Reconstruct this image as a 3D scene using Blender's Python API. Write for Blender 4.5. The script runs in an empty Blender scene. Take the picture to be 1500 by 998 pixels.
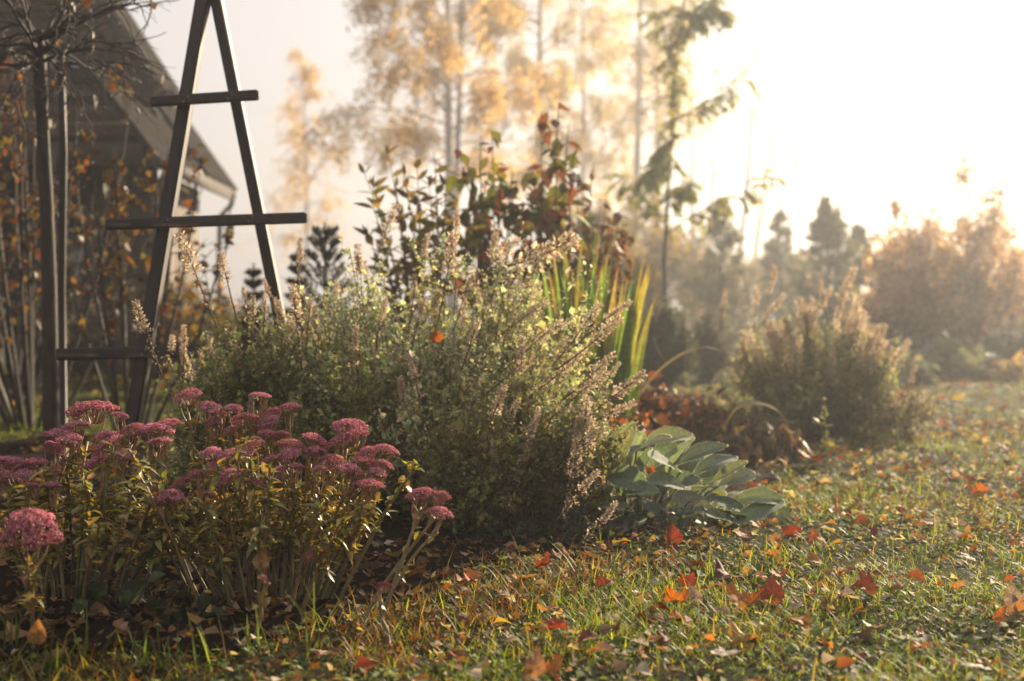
import bpy, math
import numpy as np
import zlib
from mathutils import Vector

R = math.radians
rng = np.random.default_rng(11)
sc = bpy.context.scene
COL = sc.collection

# ------------------------------------------------------------------ camera, sky, sun, exposure
CAM_H, FPX, PITCH = 0.85, 2083.33, R(1.62)
cam = bpy.data.objects.new('camera', bpy.data.cameras.new('camera'))
COL.objects.link(cam)
cam.location = (0, 0, CAM_H)
cam.rotation_euler = (R(90) - PITCH, 0, 0)
cam.data.lens = 50
cam.data.sensor_width = 36
cam.data.clip_start = 0.05
cam.data.clip_end = 2000
cam.data.dof.use_dof = True
cam.data.dof.focus_distance = 4.3
cam.data.dof.aperture_fstop = 2.2
sc.camera = cam

SUN_AZ, SUN_EL = R(33), R(20)          # azimuth to the right of the view direction (+Y)
sun = bpy.data.objects.new('sun', bpy.data.lights.new('sun', 'SUN'))
COL.objects.link(sun)
sun.data.energy = 5.0
sun.data.angle = R(0.8)
sun.data.color = (1.0, 0.82, 0.57)
sdir = Vector((math.sin(SUN_AZ) * math.cos(SUN_EL), math.cos(SUN_AZ) * math.cos(SUN_EL), math.sin(SUN_EL)))
sun.rotation_euler = sdir.to_track_quat('Z', 'Y').to_euler()

world = bpy.data.worlds.new('World')
sc.world = world
world.use_nodes = True
wn, wl = world.node_tree.nodes, world.node_tree.links
wn.clear()
sky = wn.new('ShaderNodeTexSky')
sky.sky_type = 'NISHITA'
sky.sun_disc = False
sky.sun_elevation = SUN_EL
sky.sun_rotation = SUN_AZ
sky.dust_density = 4.0
sky.air_density = 1.0
sky.ozone_density = 1.0
# fog above the garden: the bright sky is veiled to one pale tone
fogmix = wn.new('ShaderNodeMix'); fogmix.data_type = 'RGBA'; fogmix.blend_type = 'MIX'
fogmix.inputs['Factor'].default_value = 0.93
fogmix.inputs['B'].default_value = (2.35, 2.17, 2.16, 1)
bg = wn.new('ShaderNodeBackground')
bg.inputs['Strength'].default_value = 0.10
wo = wn.new('ShaderNodeOutputWorld')
wl.new(sky.outputs['Color'], fogmix.inputs['A'])
wl.new(fogmix.outputs['Result'], bg.inputs['Color'])
wl.new(bg.outputs['Background'], wo.inputs['Surface'])

sc.view_settings.view_transform = 'Standard'
sc.view_settings.look = 'None'
sc.view_settings.exposure = 1.8
sc.view_settings.gamma = 1.0
sc.view_settings.use_curve_mapping = False
sc.render.engine = 'CYCLES'
cy = sc.cycles
cy.use_denoising = True
cy.max_bounces = 7
cy.diffuse_bounces = 3
cy.glossy_bounces = 2
cy.transmission_bounces = 4
cy.volume_bounces = 0
cy.transparent_max_bounces = 8
cy.caustics_reflective = False
cy.caustics_refractive = False
cy.sample_clamp_indirect = 4.0
HAZE_DENSITY = 0.0055
HAZE_G = 0.74
HAZE_COL = (0.50, 0.515, 0.56, 1)

# ------------------------------------------------------------------ helpers
def reseed(text):
    global rng
    rng = np.random.default_rng(zlib.crc32(text.encode()))

def ray(px, py):
    cx, cyy = (px - 750) / FPX, (499 - py) / FPX
    c, s = math.cos(PITCH), math.sin(PITCH)
    return np.array([cx, c + cyy * s, -s + cyy * c])

def at(px, py, Y):
    d = ray(px, py)
    return np.array([0, 0, CAM_H]) + d * (Y / d[1])

def gnd(px, py):
    d = ray(px, py)
    return np.array([0, 0, CAM_H]) + d * (-CAM_H / d[2])

def colx(px, Y):
    return (px - 750) / FPX * Y

def lump(x, y):
    return (0.5 * np.sin(2.1 * x + 1.3 * y) + 0.5 * np.sin(-1.4 * x + 2.7 * y + 1.0) + 0.35 * np.sin(5.3 * x + 3.1 * y + 2.0)
            + 0.35 * np.sin(-4.1 * x + 6.2 * y + .5) + .25 * np.sin(11.3 * x - 7.1 * y) + .25 * np.sin(9.0 * x + 13.7 * y + 3.))

def gz(x, y):
    return 0.012 * lump(x, y)

def unit(v):
    v = np.asarray(v, float)
    return v / np.maximum(np.linalg.norm(v, axis=-1, keepdims=True), 1e-9)

def frames(d, n):
    """rotation matrices whose local Y is d and whose local Z is close to n"""
    y = unit(d)
    n = np.broadcast_to(np.asarray(n, float), y.shape)
    x = np.cross(y, n)
    bad = np.linalg.norm(x, axis=-1) < 1e-4
    if bad.any():
        x[bad] = np.cross(y[bad], np.array([0.31, 0.77, 0.2]))
    x = unit(x)
    z = np.cross(x, y)
    return np.stack([x, y, z], axis=-1)

def rand_dirs(n):
    return unit(rng.normal(size=(n, 3)))

def palette(n, cols, w=None, jit=0.16):
    cols = np.array(cols, float)
    w = np.ones(len(cols)) if w is None else np.array(w, float)
    i = rng.choice(len(cols), n, p=w / w.sum())
    c = cols[i] * (1 + rng.normal(0, jit, (n, 1))) * (1 + rng.normal(0, jit * .4, (n, 3)))
    return np.clip(c, 0.003, 0.9)

class MB:
    def __init__(s):
        s.V, s.F, s.C, s.M, s.n = [], [], [], [], 0

    def add(s, V, F, col=(.5, .5, .5), mi=0):
        V = np.asarray(V, float).reshape(-1, 3)
        F = np.asarray(F, int)
        c = np.broadcast_to(np.asarray(col, float), (len(V), 3))
        s.V.append(V); s.C.append(c); s.F.append(F + s.n); s.M.append(np.full(len(F), mi)); s.n += len(V)

    def scatter(s, T, P, Rm, S, col, mi=0):
        tV, tF = T[0], T[1]
        P = np.asarray(P, float)
        m, k = len(P), len(tV)
        if m == 0:
            return
        S = np.asarray(S, float)
        if S.ndim == 0: S = np.full(m, S)
        if S.ndim == 1: S = np.repeat(S[:, None], 3, 1)
        L = tV[None] * S[:, None, :]
        V = np.einsum('mij,mkj->mki', Rm, L) + P[:, None, :]
        col = np.asarray(col, float)
        if col.ndim == 1: col = np.repeat(col[None], m, 0)
        C = np.repeat(col, k, 0)
        if len(T) > 2:                         # per-vertex tint of the template
            C = C * np.tile(T[2][:, None], (m, 1))
        for f in (tF if isinstance(tF, list) else [tF]):
            FF = (f[None] + (np.arange(m) * k)[:, None, None]).reshape(-1, f.shape[1])
            s.F.append(FF + s.n); s.M.append(np.full(len(FF), mi))
        s.V.append(V.reshape(-1, 3)); s.C.append(C); s.n += m * k

    def tube(s, pts, rad, sides=6, col=(.2, .15, .1), mi=0, cap=True):
        pts = np.asarray(pts, float)
        n = len(pts)
        rad = np.broadcast_to(np.asarray(rad, float), (n,))
        t = unit(np.gradient(pts, axis=0))
        ref = np.array([0.13, 0.99, 0.07]) if abs(t[0][1]) < .9 else np.array([1.0, 0, 0])
        x = unit(np.cross(t, ref)); y = np.cross(t, x)
        a = np.arange(sides) * 2 * math.pi / sides
        V = pts[:, None] + rad[:, None, None] * (np.cos(a)[None, :, None] * x[:, None] + np.sin(a)[None, :, None] * y[:, None])
        i = np.arange(n - 1)[:, None] * sides; j = np.arange(sides)[None]; j2 = (j + 1) % sides
        F = np.stack([i + j, i + j2, i + sides + j2, i + sides + j], -1).reshape(-1, 4)
        s.add(V, F, col, mi)
        if cap and sides <= 8:
            base = s.n - n * sides
            for st in (0, (n - 1) * sides):
                s.F.append(np.array([[base + st + q for q in range(sides)]])); s.M.append(np.array([mi]))

    def box(s, c, size, rot=None, col=(.3, .3, .3), mi=0, bev=0.0):
        c, h = np.asarray(c, float), np.asarray(size, float) / 2
        if bev <= 0:
            V = np.array([[x, y, z] for x in (-1, 1) for y in (-1, 1) for z in (-1, 1)], float) * h
            F = np.array([[0, 1, 3, 2], [4, 6, 7, 5], [0, 4, 5, 1], [2, 3, 7, 6], [0, 2, 6, 4], [1, 5, 7, 3]])
            if rot is not None: V = V @ np.asarray(rot).T
            s.add(V + c, F, col, mi)
            return
        V, idx = [], {}
        for x in (-1, 1):
            for y in (-1, 1):
                for z in (-1, 1):
                    for ax in range(3):
                        p = np.array([x, y, z], float) * (h - bev); p[ax] += (x, y, z)[ax] * bev
                        idx[(x, y, z, ax)] = len(V); V.append(p)
        F4, F3 = [], []
        for ax in range(3):
            o1, o2 = (ax + 1) % 3, (ax + 2) % 3
            for sgn in (-1, 1):
                q = []
                for u, v in ((-1, -1), (1, -1), (1, 1), (-1, 1)):
                    k = [0, 0, 0]; k[ax] = sgn; k[o1] = u; k[o2] = v
                    q.append(idx[(*k, ax)])
                F4.append(q if sgn > 0 else q[::-1])
            for u in (-1, 1):
                for v in (-1, 1):
                    k0 = [0, 0, 0]; k0[o1] = u; k0[o2] = v; k1 = list(k0); k0[ax] = -1; k1[ax] = 1
                    F4.append([idx[(*k0, o1)], idx[(*k1, o1)], idx[(*k1, o2)], idx[(*k0, o2)]])
        for x in (-1, 1):
            for y in (-1, 1):
                for z in (-1, 1):
                    F3.append([idx[(x, y, z, a)] for a in range(3)])
        V = np.array(V)
        if rot is not None: V = V @ np.asarray(rot).T
        n0 = s.n
        s.add(V + c, np.array(F4), col, mi)
        s.F.append(np.array(F3) + n0); s.M.append(np.full(8, mi))

    def mesh(s, name, mats, smooth=True):
        me = bpy.data.meshes.new(name)
        V = np.concatenate(s.V); C = np.concatenate(s.C)
        loops = np.concatenate([f.reshape(-1) for f in s.F])
        tot = np.concatenate([np.full(len(f), f.shape[1]) for f in s.F])
        st = np.concatenate([[0], np.cumsum(tot)[:-1]])
        mi = np.concatenate(s.M)
        me.vertices.add(len(V)); me.vertices.foreach_set('co', V.astype(np.float32).ravel())
        me.loops.add(len(loops)); me.loops.foreach_set('vertex_index', loops.astype(np.int32))
        me.polygons.add(len(tot)); me.polygons.foreach_set('loop_start', st.astype(np.int32))
        me.polygons.foreach_set('material_index', mi.astype(np.int32))
        if smooth:
            me.polygons.foreach_set('use_smooth', np.ones(len(tot), bool))
        a = me.attributes.new('col', 'FLOAT_COLOR', 'POINT')
        c4 = np.ones((len(V), 4), np.float32); c4[:, :3] = C
        a.data.foreach_set('color', c4.ravel())
        for m in (mats if isinstance(mats, (list, tuple)) else [mats]):
            me.materials.append(m)
        me.update(calc_edges=True)
        return me

    def build(s, name, mats, parent=None, loc=(0, 0, 0), smooth=True):
        return put(name, s.mesh(name, mats, smooth), parent, loc)

def put(name, me, parent=None, loc=(0, 0, 0), rot=None, scale=None):
    o = bpy.data.objects.new(name, me)
    COL.objects.link(o)
    o.location = loc
    if rot is not None: o.rotation_euler = rot
    if scale is not None: o.scale = scale if hasattr(scale, '__len__') else (scale,) * 3
    if parent is not None: o.parent = parent
    return o

def thing(name, label, cat, loc, group=None, rz=0):
    reseed(label)
    o = bpy.data.objects.new(name, None)
    COL.objects.link(o)
    o.empty_display_size = 0.1
    o.location = loc
    o.rotation_euler = (0, 0, rz)
    return tag(o, label, cat, group)

def tag(o, label=None, cat=None, group=None, kind=None):
    if label: o['label'] = label
    if cat: o['category'] = cat
    if group: o['group'] = group
    if kind: o['kind'] = kind
    return o

# ------------------------------------------------------------------ materials
def new_mat(name):
    m = bpy.data.materials.new(name)
    m.use_nodes = True
    nt = m.node_tree
    nt.nodes.clear()
    out = nt.nodes.new('ShaderNodeOutputMaterial')
    return m, nt, out

def N(nt, t, **kw):
    n = nt.nodes.new(t)
    for k, v in kw.items():
        if k.startswith('i_'):
            n.inputs[k[2:].replace('_', ' ')].default_value = v
        else:
            setattr(n, k, v)
    return n

def leaf_mat(name, trans=0.45, rough=0.5, spec=0.35, tint=(1.35, 1.15, 0.5), mottle=0.35, sheen=0.0, mscale=60, spots=None):
    m, nt, out = new_mat(name)
    at_ = N(nt, 'ShaderNodeAttribute', attribute_name='col')
    geo = N(nt, 'ShaderNodeTexCoord')
    no = N(nt, 'ShaderNodeTexNoise', i_Scale=mscale, i_Detail=3.0)
    nt.links.new(geo.outputs['Object'], no.inputs['Vector'])
    mr = N(nt, 'ShaderNodeMapRange', i_From_Min=.3, i_From_Max=.7, i_To_Min=.86 * (1 - mottle), i_To_Max=.86 * (1 + mottle))
    nt.links.new(no.outputs['Fac'], mr.inputs['Value'])
    mul = N(nt, 'ShaderNodeMix', data_type='RGBA', blend_type='MULTIPLY')
    mul.inputs['Factor'].default_value = 1
    nt.links.new(at_.outputs['Color'], mul.inputs['A']); nt.links.new(mr.outputs['Result'], mul.inputs['B'])
    colour = mul.outputs['Result']
    if spots is not None:
        n2 = N(nt, 'ShaderNodeTexNoise', i_Scale=mscale * .45, i_Detail=4.0, i_Roughness=.7)
        nt.links.new(geo.outputs['Object'], n2.inputs['Vector'])
        m2 = N(nt, 'ShaderNodeMapRange', i_From_Min=.56, i_From_Max=.66, i_To_Min=0, i_To_Max=.85)
        nt.links.new(n2.outputs['Fac'], m2.inputs['Value'])
        mx = N(nt, 'ShaderNodeMix', data_type='RGBA')
        nt.links.new(m2.outputs['Result'], mx.inputs['Factor'])
        nt.links.new(colour, mx.inputs['A']); mx.inputs['B'].default_value = (*spots, 1)
        colour = mx.outputs['Result']
    b = N(nt, 'ShaderNodeBsdfPrincipled', i_Roughness=rough)
    b.inputs['Specular IOR Level'].default_value = spec
    if sheen:
        b.inputs['Sheen Weight'].default_value = sheen
        b.inputs['Sheen Roughness'].default_value = 0.45
        b.inputs['Sheen Tint'].default_value = (.9, .95, .85, 1)
    nt.links.new(colour, b.inputs['Base Color'])
    t = N(nt, 'ShaderNodeBsdfTranslucent')
    tm = N(nt, 'ShaderNodeMix', data_type='RGBA', blend_type='MULTIPLY')
    tm.inputs['Factor'].default_value = 1
    tm.inputs['B'].default_value = (*tint, 1)
    nt.links.new(colour, tm.inputs['A']); nt.links.new(tm.outputs['Result'], t.inputs['Color'])
    ms = N(nt, 'ShaderNodeMixShader'); ms.inputs[0].default_value = trans
    nt.links.new(b.outputs[0], ms.inputs[1]); nt.links.new(t.outputs[0], ms.inputs[2])
    nt.links.new(ms.outputs[0], out.inputs['Surface'])
    return m

def solid_mat(name, c1, c2, scale=8, rough=0.8, spec=0.25, stretch=(1, 1, 1), bump=0.3, detail=6, attr=False):
    m, nt, out = new_mat(name)
    tc = N(nt, 'ShaderNodeTexCoord')
    mp = N(nt, 'ShaderNodeMapping'); mp.inputs['Scale'].default_value = stretch
    no = N(nt, 'ShaderNodeTexNoise', i_Scale=scale, i_Detail=detail, i_Roughness=.65)
    rp = N(nt, 'ShaderNodeValToRGB')
    rp.color_ramp.elements[0].color = (*c1, 1); rp.color_ramp.elements[1].color = (*c2, 1)
    rp.color_ramp.elements[0].position = .3; rp.color_ramp.elements[1].position = .7
    b = N(nt, 'ShaderNodeBsdfPrincipled', i_Roughness=rough)
    b.inputs['Specular IOR Level'].default_value = spec
    bp = N(nt, 'ShaderNodeBump', i_Strength=bump, i_Distance=.01)
    L = nt.links.new
    L(tc.outputs['Object'], mp.inputs['Vector']); L(mp.outputs[0], no.inputs['Vector']); L(no.outputs['Fac'], rp.inputs[0])
    if attr:
        a = N(nt, 'ShaderNodeAttribute', attribute_name='col')
        mu = N(nt, 'ShaderNodeMix', data_type='RGBA', blend_type='MULTIPLY'); mu.inputs['Factor'].default_value = 1
        L(rp.outputs[0], mu.inputs['A']); L(a.outputs['Color'], mu.inputs['B']); L(mu.outputs['Result'], b.inputs['Base Color'])
    else:
        L(rp.outputs[0], b.inputs['Base Color'])
    L(no.outputs['Fac'], bp.inputs['Height']); L(bp.outputs[0], b.inputs['Normal'])
    L(b.outputs[0], out.inputs['Surface'])
    return m

def add_veins(m, freq, slope, depth, width=.02):
    nt = m.node_tree; L = nt.links.new
    tc = N(nt, 'ShaderNodeTexCoord'); sx = N(nt, 'ShaderNodeSeparateXYZ')
    L(tc.outputs['Object'], sx.inputs[0])
    def mth(op, a, b=None):
        n = N(nt, 'ShaderNodeMath', operation=op)
        for i, v in enumerate((a, b)):
            if v is None: continue
            if isinstance(v, (int, float)): n.inputs[i].default_value = v
            else: L(v, n.inputs[i])
        return n.outputs[0]
    ax = mth('ABSOLUTE', sx.outputs['X'])
    fr = mth('FRACT', mth('MULTIPLY', mth('SUBTRACT', sx.outputs['Y'], mth('MULTIPLY', ax, slope)), freq))
    side = mth('LESS_THAN', mth('ABSOLUTE', mth('SUBTRACT', fr, .5)), .09)
    mid = mth('LESS_THAN', ax, width)
    v = mth('SUBTRACT', 1.0, mth('MULTIPLY', mth('MAXIMUM', side, mid), depth))
    for n in nt.nodes:
        if n.type == 'MIX' and n.blend_type == 'MULTIPLY' and n.inputs['A'].is_linked and n.inputs['A'].links[0].from_node.type == 'ATTRIBUTE':
            src = n.inputs['B'].links[0].from_socket
            L(mth('MULTIPLY', src, v), n.inputs['B'])
            break

M_GRASS = leaf_mat('grass_blade', .52, .5, .2, (1.5, 1.35, .4), .25, mscale=9)
M_COVER = leaf_mat('clover_leaf', .4, .7, .14, (1.2, 1.15, .5), .25, mscale=40)
M_LEAF = leaf_mat('shrub_leaf', .45, .55, .25, (1.35, 1.1, .5), .3, mscale=30)
M_GOLD = leaf_mat('golden_leaf', .66, .6, .2, (1.15, 1.06, .82), .25, mscale=12)
M_SEDLEAF = leaf_mat('sedum_leaf', .35, .42, .45, (1.3, 1.1, .4), .35, mscale=45, spots=(.12, .075, .02))
M_PETAL = leaf_mat('sedum_flower', .40, .7, .2, (1.2, .9, .95), .3, mscale=120)
M_STEM = leaf_mat('soft_stem', .15, .5, .4, (1.2, 1, .6), .3, mscale=50)
M_DRY = leaf_mat('dry_flower', .5, .75, .2, (1.15, 1.05, .85), .3, mscale=150)
M_CATMINT = leaf_mat('catmint_leaf', .46, .65, .25, (1.12, 1.1, .75), .3, mscale=40)
M_WOOL = leaf_mat('woolly_leaf', .36, .85, .12, (1.3, 1.25, .5), .22, sheen=.3, mscale=70)
M_FUZZ = leaf_mat('woolly_margin', .6, .9, .1, (1.1, 1.08, .9), .1, mscale=100)
M_FALLEN = leaf_mat('fallen_leaf', .3, .65, .2, (1.35, 1.0, .5), .45, mscale=38, spots=(.07, .03, .015))
add_veins(M_FALLEN, 6.5, .9, .28, .018)
add_veins(M_WOOL, 70, .7, -.14, .0022)
M_NEEDLE = leaf_mat('conifer_needle', .18, .55, .35, (1.2, 1.1, .6), .3, mscale=20)
M_BARK = solid_mat('twig_bark', (.018, .013, .010), (.06, .045, .034), 30, .75, .3, (1, 1, .25), .5)
M_TIMBER = solid_mat('dark_timber', (.009, .006, .005), (.03, .02, .015), 26, .6, .35, (1, 1, .12), .35)
M_BIRCH = solid_mat('birch_bark', (.28, .25, .23), (.74, .68, .62), 5, .7, .25, (1, 1, 3), .3)
M_SOIL = solid_mat('bed_soil', (.006, .0045, .0035), (.022, .015, .011), 14, 1.0, .02, (1, 1, 1), 1.0, 10)
M_GROUND = solid_mat('lawn_ground', (.010, .010, .005), (.024, .027, .008), 9, 1.0, .02, (1, 1, 1), .8, 10)

# ------------------------------------------------------------------ leaf templates (axis +Y, face +Z)
def T_leaf(w=.45, fold=.10, droop=.18, tipw=.5, rows=3):
    ys = np.linspace(0, 1, rows + 2)
    c, l, r = [], [], []
    for y in ys:
        hw = w * (math.sin(math.pi * min(1, max(0, y)) ** .8)) * (1 - .35 * y * (1 - tipw))
        z = -droop * y * y
        c.append((0, y, z)); l.append((-hw, y, z + fold * hw / w)); r.append((hw, y, z + fold * hw / w))
    V = c + l + r; n = rows + 2
    F4, F3 = [], []
    for i in range(n - 1):
        for o, flip in ((n, 0), (2 * n, 1)):
            a, b, d, e = i, i + 1, o + i + 1, o + i
            if i == 0: f = [a, b, d]
            elif i == n - 2: f = [a, b, e]
            else: f = [a, b, d, e]
            if flip: f = f[::-1]
            (F3 if len(f) == 3 else F4).append(f)
    return np.array(V, float), [np.array(F4), np.array(F3)] if F4 else [np.array(F3)]

LEAF = T_leaf()
LEAF_N = T_leaf(.24, .06, .22)
LEAF_S = (np.array([[0, 0, 0], [-.3, .45, .07], [0, 1, -.08], [.3, .45, .07], [0, .5, 0]], float),
          [np.array([[0, 4, 1], [4, 2, 1], [0, 3, 4], [4, 3, 2]])])
RHOMB = (np.array([[0, 0, 0], [-.28, .5, .06], [0, 1, 0], [.28, .5, .06]], float), [np.array([[0, 3, 2, 1]])])
NEEDLE = (np.array([[-.04, 0, 0], [.04, 0, 0], [.035, .6, .01], [-.035, .6, .01], [0, 1, 0]], float),
          [np.array([[0, 1, 2, 3]]), np.array([[3, 2, 4]])])
BLADE = (np.array([[-.5, 0, 0], [.5, 0, 0], [-.42, .5, .0], [.42, .5, 0], [-.22, .82, 0], [.22, .82, 0], [0, 1, 0]], float),
         [np.array([[0, 1, 3, 2], [2, 3, 5, 4]]), np.array([[4, 5, 6]])])
OCTA = (np.array([[1, 0, 0], [-1, 0, 0], [0, 1, 0], [0, -1, 0], [0, 0, 1], [0, 0, -1]], float) * .5,
        [np.array([[0, 2, 4], [2, 1, 4], [1, 3, 4], [3, 0, 4], [2, 0, 5], [1, 2, 5], [3, 1, 5], [0, 3, 5]])])
def T_star():
    V = [(0, 0, 0)]; F = []
    for i in range(5):
        a = i * 2 * math.pi / 5
        b = a + .55; c = a - .55
        V += [(math.cos(c) * .22, math.sin(c) * .22, .10), (math.cos(a) * .5, math.sin(a) * .5, .22), (math.cos(b) * .22, math.sin(b) * .22, .10)]
        F.append([0, 1 + 3 * i, 2 + 3 * i, 3 + 3 * i])
    return np.array(V, float), [np.array(F)]
STAR = T_star()

def curve_line(p0, p1, bend, n=8, wob=0.0):
    """a polyline from p0 to p1 bent by the vector bend at mid-length"""
    t = np.linspace(0, 1, n)[:, None]
    p0, p1, bend = map(lambda v: np.asarray(v, float), (p0, p1, bend))
    q = p0 * (1 - t) + p1 * t + bend * (4 * t * (1 - t))
    if wob:
        w = rng.normal(0, wob, (n, 3)); w[0] = 0
        q = q + np.cumsum(w, 0) * .5
    return q

def grow(p0, d, length, n=8, pull=(0, 0, 0), wob=.1):
    """a polyline that starts along d and is pulled"""
    p = [np.asarray(p0, float)]; d = unit(d); pull = np.asarray(pull, float); s = length / (n - 1)
    for i in range(n - 1):
        d = unit(d + pull / (n - 1) + rng.normal(0, wob, 3))
        p.append(p[-1] + d * s)
    return np.array(p)

def along(line, f):
    """points and tangents at the fractions f of a polyline"""
    f = np.asarray(f) * (len(line) - 1)
    i = np.clip(f.astype(int), 0, len(line) - 2); t = (f - i)[:, None]
    return line[i] * (1 - t) + line[i + 1] * t, unit(line[i + 1] - line[i])

# ------------------------------------------------------------------ ground, bed, haze
EDGE = [gnd(*q)[:2] for q in ((-150, 990), (120, 965), (330, 945), (480, 915), (620, 868), (760, 818), (850, 800), (960, 792), (1060, 768),
                              (1112, 728), (1128, 690), (1180, 662), (1250, 640), (1320, 612), (1345, 588))]
BED = np.array(EDGE + [np.array([2.6, 12.0]), np.array([1.2, 12.2]), np.array([-.6, 10.6]), np.array([-3.0, 8.6]), np.array([-5.2, 8.2]), np.array([-5.5, 4])])
def in_bed(x, y, grow_=0.0):
    x = np.asarray(x, float) + .05 * np.sin(9 * y); y = np.asarray(y, float) + .06 * np.sin(7 * x)
    ins = np.zeros(x.shape, bool)
    j = len(BED) - 1
    for i in range(len(BED)):
        xi, yi = BED[i]; xj, yj = BED[j]
        c = ((yi > y) != (yj > y)) & (x < (xj - xi) * (y - yi) / (yj - yi + 1e-12) + xi)
        ins ^= c
        j = i
    return ins

def sheet(name, xs, ys, zf, mat, keep=None):
    X, Y = np.meshgrid(xs, ys)
    V = np.stack([X, Y, zf(X, Y)], -1).reshape(-1, 3)
    a = np.arange(len(ys) - 1)[:, None] * len(xs) + np.arange(len(xs) - 1)[None]
    F = np.stack([a, a + 1, a + len(xs) + 1, a + len(xs)], -1).reshape(-1, 4)
    if keep is not None:
        c = V[F].mean(1)
        F = F[keep(c[:, 0], c[:, 1])]
    mb = MB(); mb.add(V, F)
    return mb.build(name, mat)

gx = np.concatenate([np.linspace(-170, -12, 30), np.linspace(-11, 11, 150), np.linspace(12, 170, 30)])
gy = np.concatenate([np.linspace(-30, .5, 12), np.linspace(.7, 22, 190), np.linspace(23, 230, 40)])
tag(sheet('ground', gx, gy, lambda x, y: gz(x, y), M_GROUND), kind='structure')
tag(sheet('flower_bed', np.linspace(-5.6, 3.2, 220), np.linspace(2.6, 12.4, 240),
          lambda x, y: gz(x, y) + .012 + .008 * np.sin(31 * x + 4 * np.sin(17 * y)) * np.sin(27 * y + 3 * np.sin(13 * x)) + .006 * np.sin(61 * x) * np.sin(57 * y), M_SOIL, in_bed), kind='structure')

def build_haze():
    m, nt, out = new_mat('haze_air')
    v = N(nt, 'ShaderNodeVolumePrincipled')
    v.inputs['Color'].default_value = HAZE_COL
    v.inputs['Density'].default_value = HAZE_DENSITY
    v.inputs['Anisotropy'].default_value = HAZE_G
    nt.links.new(v.outputs[0], out.inputs['Volume'])
    mb = MB(); mb.box((0, 100, 7.5), (344, 264, 17.2))
    o = mb.build('haze', m, smooth=False)
    tag(o, kind='stuff')
build_haze()

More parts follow.
